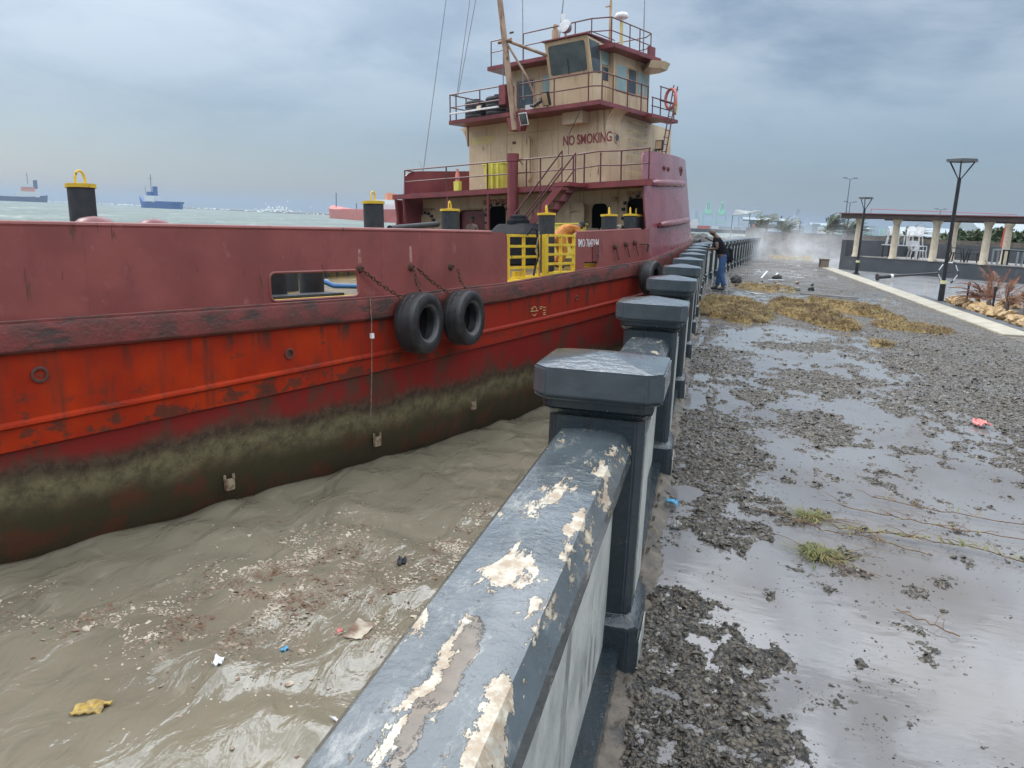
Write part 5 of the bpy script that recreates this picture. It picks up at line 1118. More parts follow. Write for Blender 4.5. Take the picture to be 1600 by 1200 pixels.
frond_plant('bronze frond plant between the second stake and the back rocks', 6.75, 20.2, 0, 12, .8, 6, wind=(.5, .1), up=1.2)

# seaweed mats
def weed_mat(label, cx, cy, rx, ry, rot, h, seed, strands):
    rr = np.random.default_rng(seed); t = thing('seaweed_mat', label, 'seaweed', (cx, cy, 0), 'mats of brown seaweed thrown on the quay')
    nu = int(rx*2/.035); nv = int(ry*2/.045); u = np.linspace(-1.15, 1.15, nu); v = np.linspace(-1.15, 1.15, nv); U, V_ = np.meshgrid(u, v, indexing='ij')
    X = U*rx; Y = V_*ry; ed = np.hypot(U, V_)+.75*fbm(X*1.3+seed, Y*.9, 5, .6); f = ss(ed, 1.0, .72)
    Zm = f*(h*(.42+1.7*(fbm(X*1.9+seed, Y*1.2, 5, .6)+.12))+.05*fbm(X*9, Y*9, 3)+.035*fbm(X*25, Y*25, 2))-.07*(1-f)
    c, s = math.cos(rot), math.sin(rot); P = np.stack([X*c-Y*s, X*s+Y*c, Zm], -1).reshape(-1, 3)
    idx = np.arange(nu*nv).reshape(nu, nv); Fq = np.stack([idx[:-1, :-1], idx[1:, :-1], idx[1:, 1:], idx[:-1, 1:]], -1).reshape(-1, 4)
    np_mesh('mat', P, Fq, 'weed', t, sm=True)
    k = rr.integers(0, len(P), strands*3); k = k[P[k, 2] > .0][:strands]; n = len(k); B = P[k]; a = rr.uniform(0, 2*PI, n); l = rr.uniform(.05, .15, n)
    D = np.stack([np.cos(a), np.sin(a), rr.uniform(.0, .5, n)], -1)*l[:, None]; Q = np.stack([-np.sin(a), np.cos(a), a*0], -1)*.0045
    Vs = np.stack([B-Q, B+Q, B+D*.6+[0, 0, .02]+Q*.8, B+D*.6+[0, 0, .02]-Q*.8, B+D], 1).reshape(-1, 3); o = np.arange(n)[:, None]*5
    Fs = np.concatenate([o+[0, 1, 2], o+[0, 2, 3], o+[3, 2, 4]]); so_ = np_mesh('strands', Vs, Fs, 'weed_strand', t); so_['kind'] = 'stuff'
weed_mat('wide green brown mat of seaweed lying against the balustrade before the man', .50, 17.1, .85, 2.7, R(4), .16, 1, 9000)
weed_mat('long brown mat of seaweed in the middle of the quay', 2.0, 17.1, .62, 2.7, R(10), .19, 2, 8000)
weed_mat('low dark heap of seaweed with an upright clump, right of the middle mat', 3.1, 18.6, .65, 1.9, R(20), .17, 3, 4000)
weed_mat('thin flat brown seaweed spread nearest the cream kerb', 3.7, 15.7, .8, 1.0, R(15), .05, 4, 2500)
weed_mat('distant low ridge of seaweed under the far spray wall', 4.6, 50, 1.6, 1.6, 0, .2, 5, 600)
weed_mat('small brown wisp of seaweed on the gravel between the puddles', 2.7, 13.0, .22, .35, 0, .05, 6, 300)
weed_mat('thin broken seaweed scatter behind the middle mat', 1.6, 24.0, 1.1, 1.6, 0, .06, 7, 1500)
# grass tufts and vines
def tuft(label, x, y, seed, sz=1.0, n=260, grp='grass tufts lying in the puddle'):
    rr = random.Random(seed); t = thing('grass_tuft', label, 'grass', (x, y, 0), grp); b = MB()
    for k in range(n):
        a = rr.uniform(0, 2*PI); r0 = abs(rr.gauss(0, .045))*sz; p = V3((math.cos(a)*r0*1.5, math.sin(a)*r0*1.3, 0)); a2 = a+rr.uniform(-.8, .8); l = rr.uniform(.03, .10)*sz
        d = V3((math.cos(a2), math.sin(a2), rr.uniform(.15, .9))).normalized(); q = V3((-d.y, d.x, 0)).normalized()*.0022; m_ = p+d*l*.6; e = m_+V3((d.x, d.y, -.25)).normalized()*l*.5
        b.add([p-q, p+q, m_+q, e, m_-q], [(0, 1, 2, 4), (4, 2, 3)])
    b.build('blades', 'grass', t); b = MB()
    for k in range(7):
        a = rr.uniform(-.9, .5)+(PI if k == 0 else 0); p = V3((0, 0, .012)); pts = [p]; 
        for i in range(7): a += rr.uniform(-.35, .35); p = p+V3((math.cos(a), math.sin(a), rr.uniform(-.05, .05)))*.045*sz; p.z = max(.004, min(.03, p.z)); pts.append(p.copy())
        b.tube(pts, .0016, 4)
    b.build('runners', 'vine', t)
tuft('small olive grass tuft in the puddle, farther of the two', .72, 4.72, 1); tuft('larger olive grass tuft in the puddle, nearer of the two', .70, 4.15, 2, 1.1, 320)
def vine(label, pts, seed, twigs=16, leaves=0):
    rr = random.Random(seed); t = thing('vine', label, 'vine', pts[0], 'dead vines trailing in the puddle'); o0 = V3(pts[0]); P = [V3(p)-o0 for p in pts]; pth = []
    for i in range(len(P)-1):
        for k in range(6): q = P[i].lerp(P[i+1], k/6); pth.append(q+V3((rr.uniform(-.012, .012), rr.uniform(-.012, .012), rr.uniform(0, .012))))
    b = MB(); b.tube(pth, .0032, 5)
    for k in range(twigs):
        q = rr.choice(pth); a = rr.uniform(0, 2*PI); e = q+V3((math.cos(a), math.sin(a), rr.uniform(.0, .4)))*rr.uniform(.04, .14); b.tube([q, (q+e)/2+V3((0, .01, .008)), e], [.0022, .0018, .0012], 4)
    b.build('stems', 'vine', t, sm=True)
    if leaves:
        b = MB()
        for k in range(leaves):
            q = rr.choice(pth)+V3((rr.uniform(-.04, .04), rr.uniform(-.04, .04), .005)); a = rr.uniform(0, 6.28); d = V3((math.cos(a), math.sin(a), rr.uniform(.1, .7)))*rr.uniform(.02, .05); w_ = V3((-d.y, d.x, 0))*.12
            b.add([q-w_, q+w_, q+d], [(0, 1, 2)])
        b.build('leaves', 'grass', t)
vine('red brown vine lying right of the grass tufts, the farther long one', [(.95, 4.95, .01), (1.25, 4.85, .02), (1.6, 4.75, .02), (2.1, 4.72, .01)], 1, 26, 30)
vine('leafy vine stretching to the right edge of the puddle', [(.85, 4.55, .01), (1.2, 4.55, .02), (1.5, 4.50, .02), (1.85, 4.35, .01)], 2, 34, 190)
vine('thin vine crossing between the two grass tufts', [(.38, 4.75, .01), (.6, 4.6, .02), (.75, 4.5, .01), (1.0, 4.45, .015), (1.35, 4.3, .01)], 3, 26, 20)
vine('short curved twig floating alone in the near puddle', [(.98, 3.62, .005), (1.08, 3.5, .01), (1.2, 3.42, .005)], 4, 3)
vine('straight thin twigs fanned out at the far right of the puddle', [(1.15, 5.2, .01), (1.6, 5.05, .02), (2.3, 5.0, .01)], 5, 14, 10)
# small litter
def scrap(label, cat, name, x, y, z, sx, sy, sz, mat, seed, group=None):
    rr = np.random.default_rng(seed); bm = bmesh.new(); bmesh.ops.create_grid(bm, x_segments=9, y_segments=7, size=.5)
    for v in bm.verts:
        q = v.co; k = 1+.8*float(fbm(np.array(q.x*3+seed), np.array(q.y*3.), 2)); v.co = Vector((q.x*sx*k, q.y*sy*k, sz*(1.2*float(fbm(np.array(q.x*5+seed*3), np.array(q.y*5.), 3))+.6*(q.x*q.y))))
    r_ = bmesh.ops.extrude_face_region(bm, geom=bm.faces[:]); [setattr(v, 'co', v.co+Vector((0, 0, .002+sz*.12))) for v in r_['geom'] if isinstance(v, bmesh.types.BMVert)]
    bmesh.ops.recalc_face_normals(bm, faces=bm.faces); me = bpy.data.meshes.new(name); bm.to_mesh(me); bm.free(); smooth(me, 60)
    o = mesh_obj(name, me, mat); o.location = (x, y, z); o.rotation_euler = (0, 0, rr.random()*6); return tag(o, label, cat, group)
scrap('crumpled blue plastic scrap on the gravel by the fence foot', 'litter', 'plastic_scrap', -.10, 4.62, .03, .07, .05, .05, 'scrap_b', 1)
scrap('pink rag on the gravel at the right', 'rag', 'rag', 2.55, 7.75, .03, .17, .12, .08, 'scrap_p', 2)
for k, (x, y, l_) in enumerate(((-.05, 4.25, 'small pale stone chip on the gravel beside the blue scrap'), (2.05, 23.1, 'white splintered board on the quay behind the man'), (1.15, 19.9, 'pale flat scrap on the nearest seaweed mat'))):
    scrap(l_, 'scrap', 'pale_scrap', x, y, .03 if k != 2 else .15, .06+.4*(k > 0), .05+.2*(k > 0), .05, 'concrete_lt', 20+k)
def plank(label, a, b_, w_, mat='white', name='broken_plank'):
    A, B = V3(a), V3(b_); t = MB(); d = (B-A).normalized(); u, v = frame(d); t.prism([(-w_, -w_*.4), (w_, -w_*.4), (w_*.9, w_*.4), (-w_, w_*.4)], 0, (B-A).length, basis((0, 0, 0), u, v, d)); o = t.build(name, mat, bevel=.004); o.location = A; return tag(o, label, 'plank', 'broken white planks on the quay')
plank('long white broken plank tilted up on the quay behind the man', (1.75, 28.4, .03), (1.95, 28.8, .26), .03); plank('white broken plank leaning beside the dark lump', (2.15, 28.3, .03), (2.3, 28.7, .22), .025); plank('short white plank lying flat near the far puddle', (1.9, 27.3, .05), (2.4, 27.5, .06), .04); plank('grey plank lying across the puddle right of the mats', (2.4, 22.0, .05), (3.8, 21.6, .05), .05, 'concrete_lt')
rock('dark round lump of debris beside the white planks', 2.25, 28.2, .08, .14, 201, 'darkrock', 'debris', None); rock('dark lump of debris near the feet of the man', .85, 25.6, .08, .16, 202, 'darkrock', 'debris', None)
for k in range(14):
    x, y = .6+2.6*random.random(), 22.5+4.5*random.random()
    o = rock('scattered small pale and dark debris piece on the quay behind the mats', x, y, .03, random.uniform(.03, .09), 300+k, random.choice(['concrete_lt', 'darkrock', 'flotsam']), 'debris', 'scattered debris pieces behind the seaweed mats')
# flotsam on the water (height follows the water sheet)
def wz(x, y): return WATER+float(sea_h(np.array([x]), np.array([y]))[0])
n = 13000; A_ = rng.random(n)
FL = [((-4.5, 7.4), (.8, 1.6), 20), ((-3.7, 6.9), (1.3, 1.3), 0), ((-2.9, 9.0), (.30, 1.3), 0), ((-5.6, 6.0), (1.2, .45), 30), ((-2.1, 6.4), (.8, .9), 0)]
px = []; 
for i in range(n):
    (cx, cy), (sx, sy), _ = FL[rng.choice(5, p=[.40, .25, .14, .13, .08])]; px.append((cx+rng.normal()*sx*.55, cy+rng.normal()*sy*.55))
px = np.array(px)
clump = fbm(px[:, 0]*3.1, px[:, 1]*2.0, 4, .65); px = px[clump > -.05]
S = np.clip(rng.lognormal(math.log(.0105), .55, len(px)), .004, .04)
tag(stones(len(px), px[:, 0], px[:, 1], S, WATER+sea_h(px[:, 0], px[:, 1]), 'flotsam', 'flotsam', .22), kind='stuff')
for nm, l_, cat, x, y, sx, sy, sz, mat in (('wrapper', 'crumpled ochre wrapper floating near the left edge', 'wrapper', -4.75, 4.75, .26, .15, .09, 'scrap_y'), ('foam_block', 'small white foam block floating among the flotsam', 'foam block', -4.1, 5.6, .12, .08, .06, 'white'),
     ('dark_shoe', 'dark shoe sized lump floating close to the hull', 'debris', -3.35, 8.2, .17, .10, .09, 'black'), ('plastic_strip', 'long pale plastic strip floating in the harbour water', 'plastic strip', -2.55, 5.1, .38, .035, .03, 'white'), ('plastic_bag', 'thin pale plastic bag floating in the densest flotsam', 'plastic bag', -3.15, 6.6, .34, .2, .03, 'flotsam'),
     ('blue_scrap', 'light blue plastic scrap floating near the hull', 'litter', -3.72, 6.1, .08, .06, .05, 'scrap_b'), ('red_scrap', 'small red scrap floating in the flotsam', 'litter', -3.35, 6.55, .07, .05, .05, 'scrap_p'), ('purple_scrap', 'dark crumpled scrap with white edge floating near the balustrade', 'litter', -1.95, 5.6, .13, .08, .05, 'darkrock')):
    scrap(l_, cat, nm, x, y, wz(x, y)+.015, sx, sy, sz, mat, int(abs(x*100)))
# ================================================================== BEYOND THE PATH
WA, WB = V3((5.91, 39.72, 0)), V3((12.12, 34.85, 0)); wd_ = (WB-WA).normalized(); wn_ = V3((-wd_.y, wd_.x, 0))
TW = basis(WA, wd_, wn_, (0, 0, 1))
tw = thing('terrace_wall', 'low dark grey retaining wall of the pergola terrace with a pale coping', 'wall', TW)
MB().box((0, 0, -.1), (60, .25, .62)).build('wall_face', 'graywall', tw, bevel=.006); MB().box((.9, -.03, .6205), (60, .32, .67)).build('coping', 'concrete_lt', tw, bevel=.006)
b = MB(); b.box((0, .0, .6205), (.25, 6, 1.37)); b.box((.2505, .05, .6205), (2.9, .25, 1.36)) if False else None; b.build('end_wall', 'graywall', tw, bevel=.006)
o = MB().box((0, .32, -.1), (60, 26, .60)).build('terrace_floor', 'concrete_lt'); o.matrix_world = TW; o['kind'] = 'structure'
o = MB().box((-.1, 6, .55), (7.5, 6.2, 1.32)).build('terrace_parapet', 'graywall', bevel=.01); o.matrix_world = TW; tag(o, 'dark grey parapet at the back of the pergola terrace', 'wall')
o = MB().box((7.0, 9, .6), (60, 9.05, 1.5)).build('mesh_fence', 'steel'); bpy.data.objects.remove(o)
pg = thing('pergola', 'long pergola of cream round columns under a dark beam with a red edge', 'pergola', TW)
b = MB(); b.box((.0, -.35, 2.36), (60, .15, 2.56)); b.box((.3, 3.1, 2.36), (60, 3.4, 2.56)); b.build('beam', 'beam', pg, bevel=.01)
b = MB(); b.box((-.1, -.4, 2.562), (60, .35, 2.60)); b.box((.2, 2.9, 2.562), (60, 3.5, 2.60)); [b.box((x_, .3505, 2.565), (x_+.10, 2.8995, 2.595)) for x_ in np.arange(.5, 40, 1.2)]; b.build('roof_sheet', 'redtile', pg)
b = MB(); b.tube([(.9, .6, 2.82), (7.0, .6, 2.68)], .011, 5); b.tube([(.9, .6, 2.6), (.9, .6, 2.82)], .011, 5); b.build('roof_rail', 'redpaint', pg)
def pcol(x, y, r=.15):
    o = MB().lathe([(r*1.25, .62), (r*1.2, .70), (r*1.02, .74), (r*.92, 2.15), (r*1.1, 2.22), (r*1.35, 2.30), (r*1.4, 2.36)], 20).build('column', 'column', pg, sm=True); o.location = (x, y, 0)
for x in (.70, 2.44, 4.18, 6.22, 7.9, 9.6, 11.4, 13.2): pcol(x, .12)
for x in (3.6, 5.85, 7.1, 9.5, 11.8): pcol(x, 3.2)
def plastic_chair(label, x, y, z, rz, mat='white', grp='white plastic chairs on the terrace', flip=False):
    t = thing('plastic_chair', label, 'chair', TW @ Matrix.Translation((x, y, z)) @ Matrix.Rotation(rz, 4, 'Z') @ (Matrix.Rotation(PI, 4, 'X') @ Matrix.Translation((0, 0, -.45)) if flip else Matrix.Identity(4)), grp)
    MB().prism(rect(-.22, -.22, .22, .22, .05), .42, .45).build('seat', mat, t, bevel=.008)
    for sx, sy in ((-1, -1), (1, -1), (-1, 1), (1, 1)): MB().tube([(sx*.20, sy*.19, .42), (sx*.25, sy*.24, 0)], [.03, .022], 6).build('leg', mat, t)
    MB().prism(rect(-.21, .40, .21, .86, .14), 0, .02, basis((0, .22, 0), (1, 0, 0), (0, .15, 1), (0, -1, 0))).build('backrest', mat, t, bevel=.006)
    for sx in (-1, 1): MB().tube([(sx*.23, .2, .64), (sx*.25, -.15, .64), (sx*.24, -.18, .43)], .018, 5).build('armrest', mat, t)
T_ = thing('terrace_table', 'long table with a pale top under the pergola carrying white chairs', 'table', TW @ Matrix.Translation((1.45, .9, .6)))
MB().box((0, 0, .60), (1.55, .7, .64)).build('table_top', 'white', T_, bevel=.005)
for x in (.08, 1.45):
    for y in (.06, .62): MB().box((x-.02, y-.02, 0), (x+.02, y+.02, .60)).build('leg', 'lampblack', T_)
plastic_chair('white plastic chair on the table, left one beside the first cream column gap', 1.80, 1.2, 1.24, R(20)); plastic_chair('white plastic chair on the table, middle one partly hidden by the second column', 2.35, 1.3, 1.24, R(-10)); plastic_chair('white plastic chair at the right end on the table between two columns', 2.85, 1.2, 1.24, R(5))
plastic_chair('white plastic chair standing on the terrace right of the loaded table', 3.2, .9, .6, R(60)); plastic_chair('white plastic chair standing behind the loaded table', 2.6, 1.9, .6, R(160))
plastic_chair('dark chair standing by the third cream column', 4.85, .9, .6, R(100), 'lampblack', None); plastic_chair('dark chair turned away right of the third cream column', 5.4, 1.1, .6, R(-80), 'lampblack', None)
def frame_table(label, x, y, l, mat):
    t = thing('frame_table', label, 'table', TW @ Matrix.Translation((x, y, .6))); MB().box((0, 0, .62), (l, .6, .67)).build('table_top', mat, t)
    for a in (.03, l-.03):
        for c_ in (.03, .57): MB().box((a-.03, c_-.03, 0), (a+.03, c_+.03, .62)).build('leg', mat, t)
frame_table('pale framed table on the terrace left of the dark one', 5.95, 1.6, 1.0, 'tin'); frame_table('dark framed table on the terrace left of the thick columns', 6.75, .5, .9, 'lampblack'); frame_table('pale framed table on the terrace right of the thick columns', 8.35, .6, 1.2, 'tin')
t = thing('bench', 'weathered bench against the end of the grey terrace wall', 'bench', (5.3, 40.3, 0)); MB().box((-.2, -.5, .38), (.2, .5, .43)).build('seat', 'rope', t, bevel=.01); [MB().box((-.17, y-.04, 0), (.17, y+.04, .38)).build('leg', 'rope', t) for y in (-.42, .42)]
# red posts and a fallen striped pole beyond the terrace
for k, (x, y, l_) in enumerate(((2.3, 12, 'red steel post behind the second pergola column'), (5.2, 12, 'red steel post seen between the pergola columns near the striped barrier'), (11.3, 10, 'leaning red steel post right of the thick pergola columns'))):
    o = MB().tube([(0, 0, 0), (.35 if k == 2 else .12, 0, 2.5)], .045, 6).build('red_post', 'redpaint'); o.matrix_world = TW @ Matrix.Translation((x, y, -.1)); tag(o, l_, 'post', 'red posts behind the pergola')
o = MB().tube([(0, 0, 0), (3.2, 0, .35)], .05, 6).build('barrier_pole', 'white'); o.matrix_world = TW @ Matrix.Translation((4.9, 9, 1.55)); tag(o, 'white barrier pole with a red end behind the pergola', 'barrier'); o2 = MB().tube([(0, 0, 0), (.5, 0, .06)], .07, 6).build('red_end', 'redpaint', o)
# dark hedge, shrubs and buildings behind
def leaf_ball(label, x, y, z, rx, ry, rz, n, sz, mat, seed, cat='shrub', group=None, trunk=0, name='shrub'):
    rr = np.random.default_rng(seed); t = thing(name, label, cat, (x, y, z), group)
    nc = 26; C_ = rr.normal(0, .42, (nc, 3)); C_ = C_/np.maximum(1, np.linalg.norm(C_, axis=1, keepdims=True)*1.15); k = rr.integers(0, nc, n)
    D = rr.normal(0, 1, (n, 3)); D /= np.linalg.norm(D, axis=1, keepdims=True); P = (C_[k]+D*rr.uniform(.1, .42, (n, 1)))*[rx, ry, rz]+[0, 0, rz]
    P[:, 2] = np.maximum(P[:, 2], .02); a = rr.normal(0, 1, (n, 3)); a /= np.linalg.norm(a, axis=1, keepdims=True); b_ = np.cross(a, rr.normal(0, 1, (n, 3))); b_ /= np.linalg.norm(b_, axis=1, keepdims=True)
    s = rr.uniform(.6, 1.3, (n, 1))*sz; V = np.stack([P-a*s, P-b_*s*.5, P+a*s, P+b_*s*.5], 1).reshape(-1, 3); F_ = np.arange(n*4).reshape(-1, 4)
    np_mesh('foliage', V, F_, mat, t)
    b = MB(); b.tube([(0, 0, -trunk-.2), (.05*rx, 0, rz*.5), (0, 0, rz*1.2)], [.08*rx, .05*rx, .02*rx], 7)
    for q in range(4): a_ = q*1.6; b.tube([(0, 0, rz*.3), (math.cos(a_)*rx*.5, math.sin(a_)*ry*.5, rz*1.2)], [.04*rx, .01*rx], 5)
    b.build('trunk', 'bark', t, sm=True); return t
leaf_ball('dark bushy tree behind the terrace left of the thick columns', 16.9, 61, 0, 1.7, 1.5, 1.3, 2600, .22, 'leaf', 1, 'tree', 'trees behind the terrace')
leaf_ball('green bushy tree behind the terrace right of the thick columns', 19.3, 59.5, 0, 1.6, 1.5, 1.15, 2600, .22, 'leaf', 2, 'tree', 'trees behind the terrace')
leaf_ball('dark tree at the far right edge in front of the amber building', 21.6, 60, 0, 1.3, 1.3, 1.55, 2200, .22, 'leaf', 3, 'tree', 'trees behind the terrace')
def block(name, label, cat, x0, y0, x1, y1, z0, z1, mat, roof='tin', win=True):
    t = thing(name, label, cat, ((x0+x1)/2, (y0+y1)/2, z0)); hx, hy, H = (x1-x0)/2, (y1-y0)/2, z1-z0
    MB().box((-hx, -hy, 0), (hx, hy, H)).build('walls', mat, t, bevel=.03)
    o = MB().prism([(-hy-.3, H+.002), (hy+.3, H+.002), (0, H+hy*.25+.2)], -hx-.3, hx+.3, basis((0, 0, 0), (0, 1, 0), (0, 0, 1), (1, 0, 0))).build('roof', roof, t)
    if win:
        for k in range(int(hx*2/4)): 
            w_ = MB().box((-hx+1.2+k*4, -hy-.05, H*.45), (-hx+2.8+k*4, -hy-.001, H*.75)).build('window', 'glass', t)
    return t
block('shed', 'long low shed with a pale sheet roof behind the pergola', 'shed', 13.3, 64, 18, 68, 0, 1.6, 'graywall')
block('amber_building', 'amber walled building behind the trees at the right edge', 'building', 19.4, 65, 30, 72, 0, 2.2, 'amber')
o = MB().box((9.5, 55.5, -.1), (80, 56, 1.5)).build('boundary_wall', 'concrete', bevel=.02); tag(o, 'long dark boundary wall behind the terrace furniture', 'wall')
# far end wall of the quay half lost in spray
ew = thing('end_wall', 'tall grey concrete wall closing the far end of the quay behind the spray', 'wall', (2.3, 55.2, 0))
MB().box((-.2, 0, -.1), (.95, .9, 1.78)).build('wall_pier', 'concrete_lt', ew, bevel=.02); MB().box((.951, .15, -.1), (7.3, .5, 1.45)).build('wall_panel', 'concrete', ew, bevel=.01)

# rocks of the breakwater beyond the fence
for k in range(26):
    f = k/25; x = -3.5+f*6.2+random.uniform(-.3, .3); y = 66+random.uniform(-3, 3); rock('dark breakwater boulder seen between the ship bow and the end wall', x, y, WATER+2.2+random.uniform(-.5, .35), random.uniform(.75, 1.25), 500+k, 'darkrock', 'boulder', 'dark breakwater boulders beyond the fence', (1.1, 1, .8))
o = MB().prism([(-8, 62), (2.9, 62), (3.2, 72), (-8, 72)], -4, .25, top=[(-7, 64), (2.7, 64), (2.7, 69), (-7, 69)]).build('breakwater_bank', 'darkrock'); o['kind'] = 'structure'
# palms behind the end wall, bent by the wind
def palm(label, x, y, h, n, L, seed, tr=1):
    t = frond_plant(label, x, y, 0, n, L, seed, 'palm', wind=(.9, .1), name='palm_tree', cat='palm', group='wind bent palms behind the end wall', up=1.1, stem=False, wdt=.12, lf=22)
    for ch in t.children: ch.location = (0, 0, h)
    MB().tube([(-.15, 0, -.2), (-.05, 0, h*.5), (0, 0, h+.1)], [.16, .12, .13], 8).build('trunk', 'bark', t, sm=True)
palm('wind blown palm crown left above the wall pier', 3.3, 61, 1.6, 30, 1.6, 11); palm('wind blown palm crown second from the left above the spray', 5.2, 62, 1.45, 28, 1.6, 12)
palm('large spiky palm crown right of the spray', 8.1, 61.5, 1.6, 40, 2.1, 13); palm('palm crown touching the left end of the pergola roof', 9.5, 61, 1.5, 34, 1.9, 14)
palm('rust brown palm seen under the pergola roof', 13.2, 59.5, 1.3, 40, 1.7, 15)
# tall floodlight masts
def light_mast(label, x, y, H, w_=.7, grp='tall street light masts in the distance'):
    t = thing('light_mast', label, 'light mast', (x, y, 0), grp); MB().tube([(0, 0, -.2), (.02*H*0, 0, H)], [.09, .05], 8).build('mast_pole', 'lampgrey', t, sm=True)
    for k in (-1, 1):
        a = MB().tube([(0, 0, H-.05), (k*w_, 0, H+.12)], .035, 6).build('arm', 'lampgrey', t); MB().box((k*w_-.28, -.12, H+.08), (k*w_+.28, .12, H+.18)).build('lamp_housing', 'lampgrey', t, bevel=.02)
light_mast('tall twin armed street light mast left of the pergola', 17.9, 120, 9.1); light_mast('twin armed street light mast just right of the tallest one', 20.6, 135, 6.4); light_mast('faint twin armed mast above the left half of the pergola roof', 37.5, 150, 6.2); light_mast('faint double headed street light above the middle of the pergola', 43.5, 150, 5.3)
light_mast('faint street light mast above the right half of the pergola', 73, 160, 8); light_mast('street light arm entering at the right edge of the picture', 46, 84, 9.6, 1.5)
# ---------------------------------------------------------------- far shore: port with cranes
o = MB().box((-140, 640, -3), (900, 1500, .2)).build('far_shore', 'darkrock'); o['kind'] = 'structure'
def crane(label, x, y, s, mat, up=True):
    t = thing('port_crane', label, 'crane', Matrix.Translation((x, y, 0)) @ Matrix.Diagonal((s, s, s, 1)), 'container cranes on the far shore')
    for (a, c_) in ((-4, -5), (4, -5), (-4, 5), (4, 5)): MB().box((a-.45, c_-.45, 0), (a+.45, c_+.45, 15)).build('leg', mat, t)
    b = MB(); b.box((-4.5, -5.5, 14), (4.5, 5.5, 15.3)); b.box((-4.4, -5.4, 6), (4.4, -4.6, 7)); b.box((-1.6, -9, 13), (1.6, 9, 14)); b.build('portal_beam', mat, t)
    b = MB()
    for a in (-2.2, 2.2): b.tube([(a, -3, 15), (a*.5, -2, 25)], .35, 5); b.tube([(a, 4, 15), (a*.5, -1.5, 25)], .25, 5)
    b.box((-2, -3, 24.6), (2, -1, 25.2)); b.build('apex_frame', mat, t)
    b = MB(); b.tube([(-1, -5, 15), (-1, -12, 24)], .4, 5); b.tube([(1, -5, 15), (1, -12, 24)], .4, 5); b.build('raised_boom', mat, t)
    MB().box((-2.5, 1, 15.3), (2.5, 5.5, 18)).build('machinery_house', mat, t)
crane('pale green port crane farthest left, beside the ship bow', -6.3, 700, .94, 'crane'); crane('pale green port crane second from the left above the man', 4.9, 702, .93, 'crane')
crane('grey port crane third from the left behind the white roof', 23, 705, .80, 'crane2'); crane('grey port crane fourth from the left above the first palm', 32.5, 706, .80, 'crane2'); crane('faint grey port crane standing apart above the second palm', 66, 700, .80, 'crane2')
crane('faint pale crane partly hidden by the ship bow', -16, 706, .62, 'crane2')
rr = random.Random(5)
for k in range(34):
    x = -22+k*5.6+rr.uniform(-1.5, 1.5); hh = rr.choice([2.6, 2.6, 5.2, 7.8]); m_ = rr.choice(['crane2', 'tin', 'crane2', 'shipred', 'graywall', 'crane', 'shipwhite']); t = thing('container_stack', 'distant stack of shipping containers on the far port shore', 'containers', (x, 672+rr.uniform(-14, 14), .2), 'container stacks on the far shore')
    for j in range(int(hh/2.59)): MB().box((-2.9, -1.2, j*2.6), (2.9+rr.uniform(-.6, .6), 1.2, j*2.6+2.55)).build('container', m_, t)
def warehouse(label, x, y, w_, h_, mat, roof): block('warehouse', label, 'warehouse', x-w_/2, y, x+w_/2, y+14, .2, .2+h_, mat, roof)
warehouse('long grey warehouse on the far shore behind the first palm', 40, 690, 34, 9, 'graywall', 'tin'); warehouse('low pale warehouse on the far shore above the end wall', 92, 690, 30, 6.5, 'crane', 'tin'); warehouse('blue grey warehouse on the far shore near the pergola end', 118, 692, 16, 5, 'crane2', 'tin')
# white storm-torn canopies
def canopy(label, x, y, z, pts, h):
    t = thing('white_canopy', label, 'canopy', (x, y, 0), 'torn white canopies behind the end wall'); b = MB(); b.add([V3(p)+V3((0, 0, z)) for p in pts]+[V3(p)+V3((0, .1, z-.06)) for p in pts], [tuple(range(len(pts))), tuple(range(2*len(pts)-1, len(pts)-1, -1))]+[(i, (i+1) % len(pts), len(pts)+(i+1) % len(pts), len(pts)+i) for i in range(len(pts))]); b.build('canopy_cloth', 'white', t)
    for p in (pts[0], pts[2]): MB().tube([(p[0], p[1]+.05, 0), (p[0], p[1]+.05, z+p[2])], .04, 5).build('canopy_pole', 'lampgrey', t)
canopy('white torn canopy left of the first palm', 3.0, 78, 2.9, [(-1.4, 0, 0), (-1.2, 0, .55), (.2, .5, .45), (1.2, 1, .62), (1.0, 1, .40), (-.2, .3, .15)], 1)
canopy('white torn canopy flapping right of the first palm', 5.0, 78, 2.6, [(-.8, 0, .3), (.6, 0, .62), (.9, .6, .1), (.3, .5, -.1), (.1, .3, .25)], 1)
canopy('small white torn canopy between the palms', 7.0, 76, 2.2, [(-.4, 0, .1), (.2, 0, .8), (.6, .4, .4), (.5, .4, -.3), (.2, .2, .3)], 1)
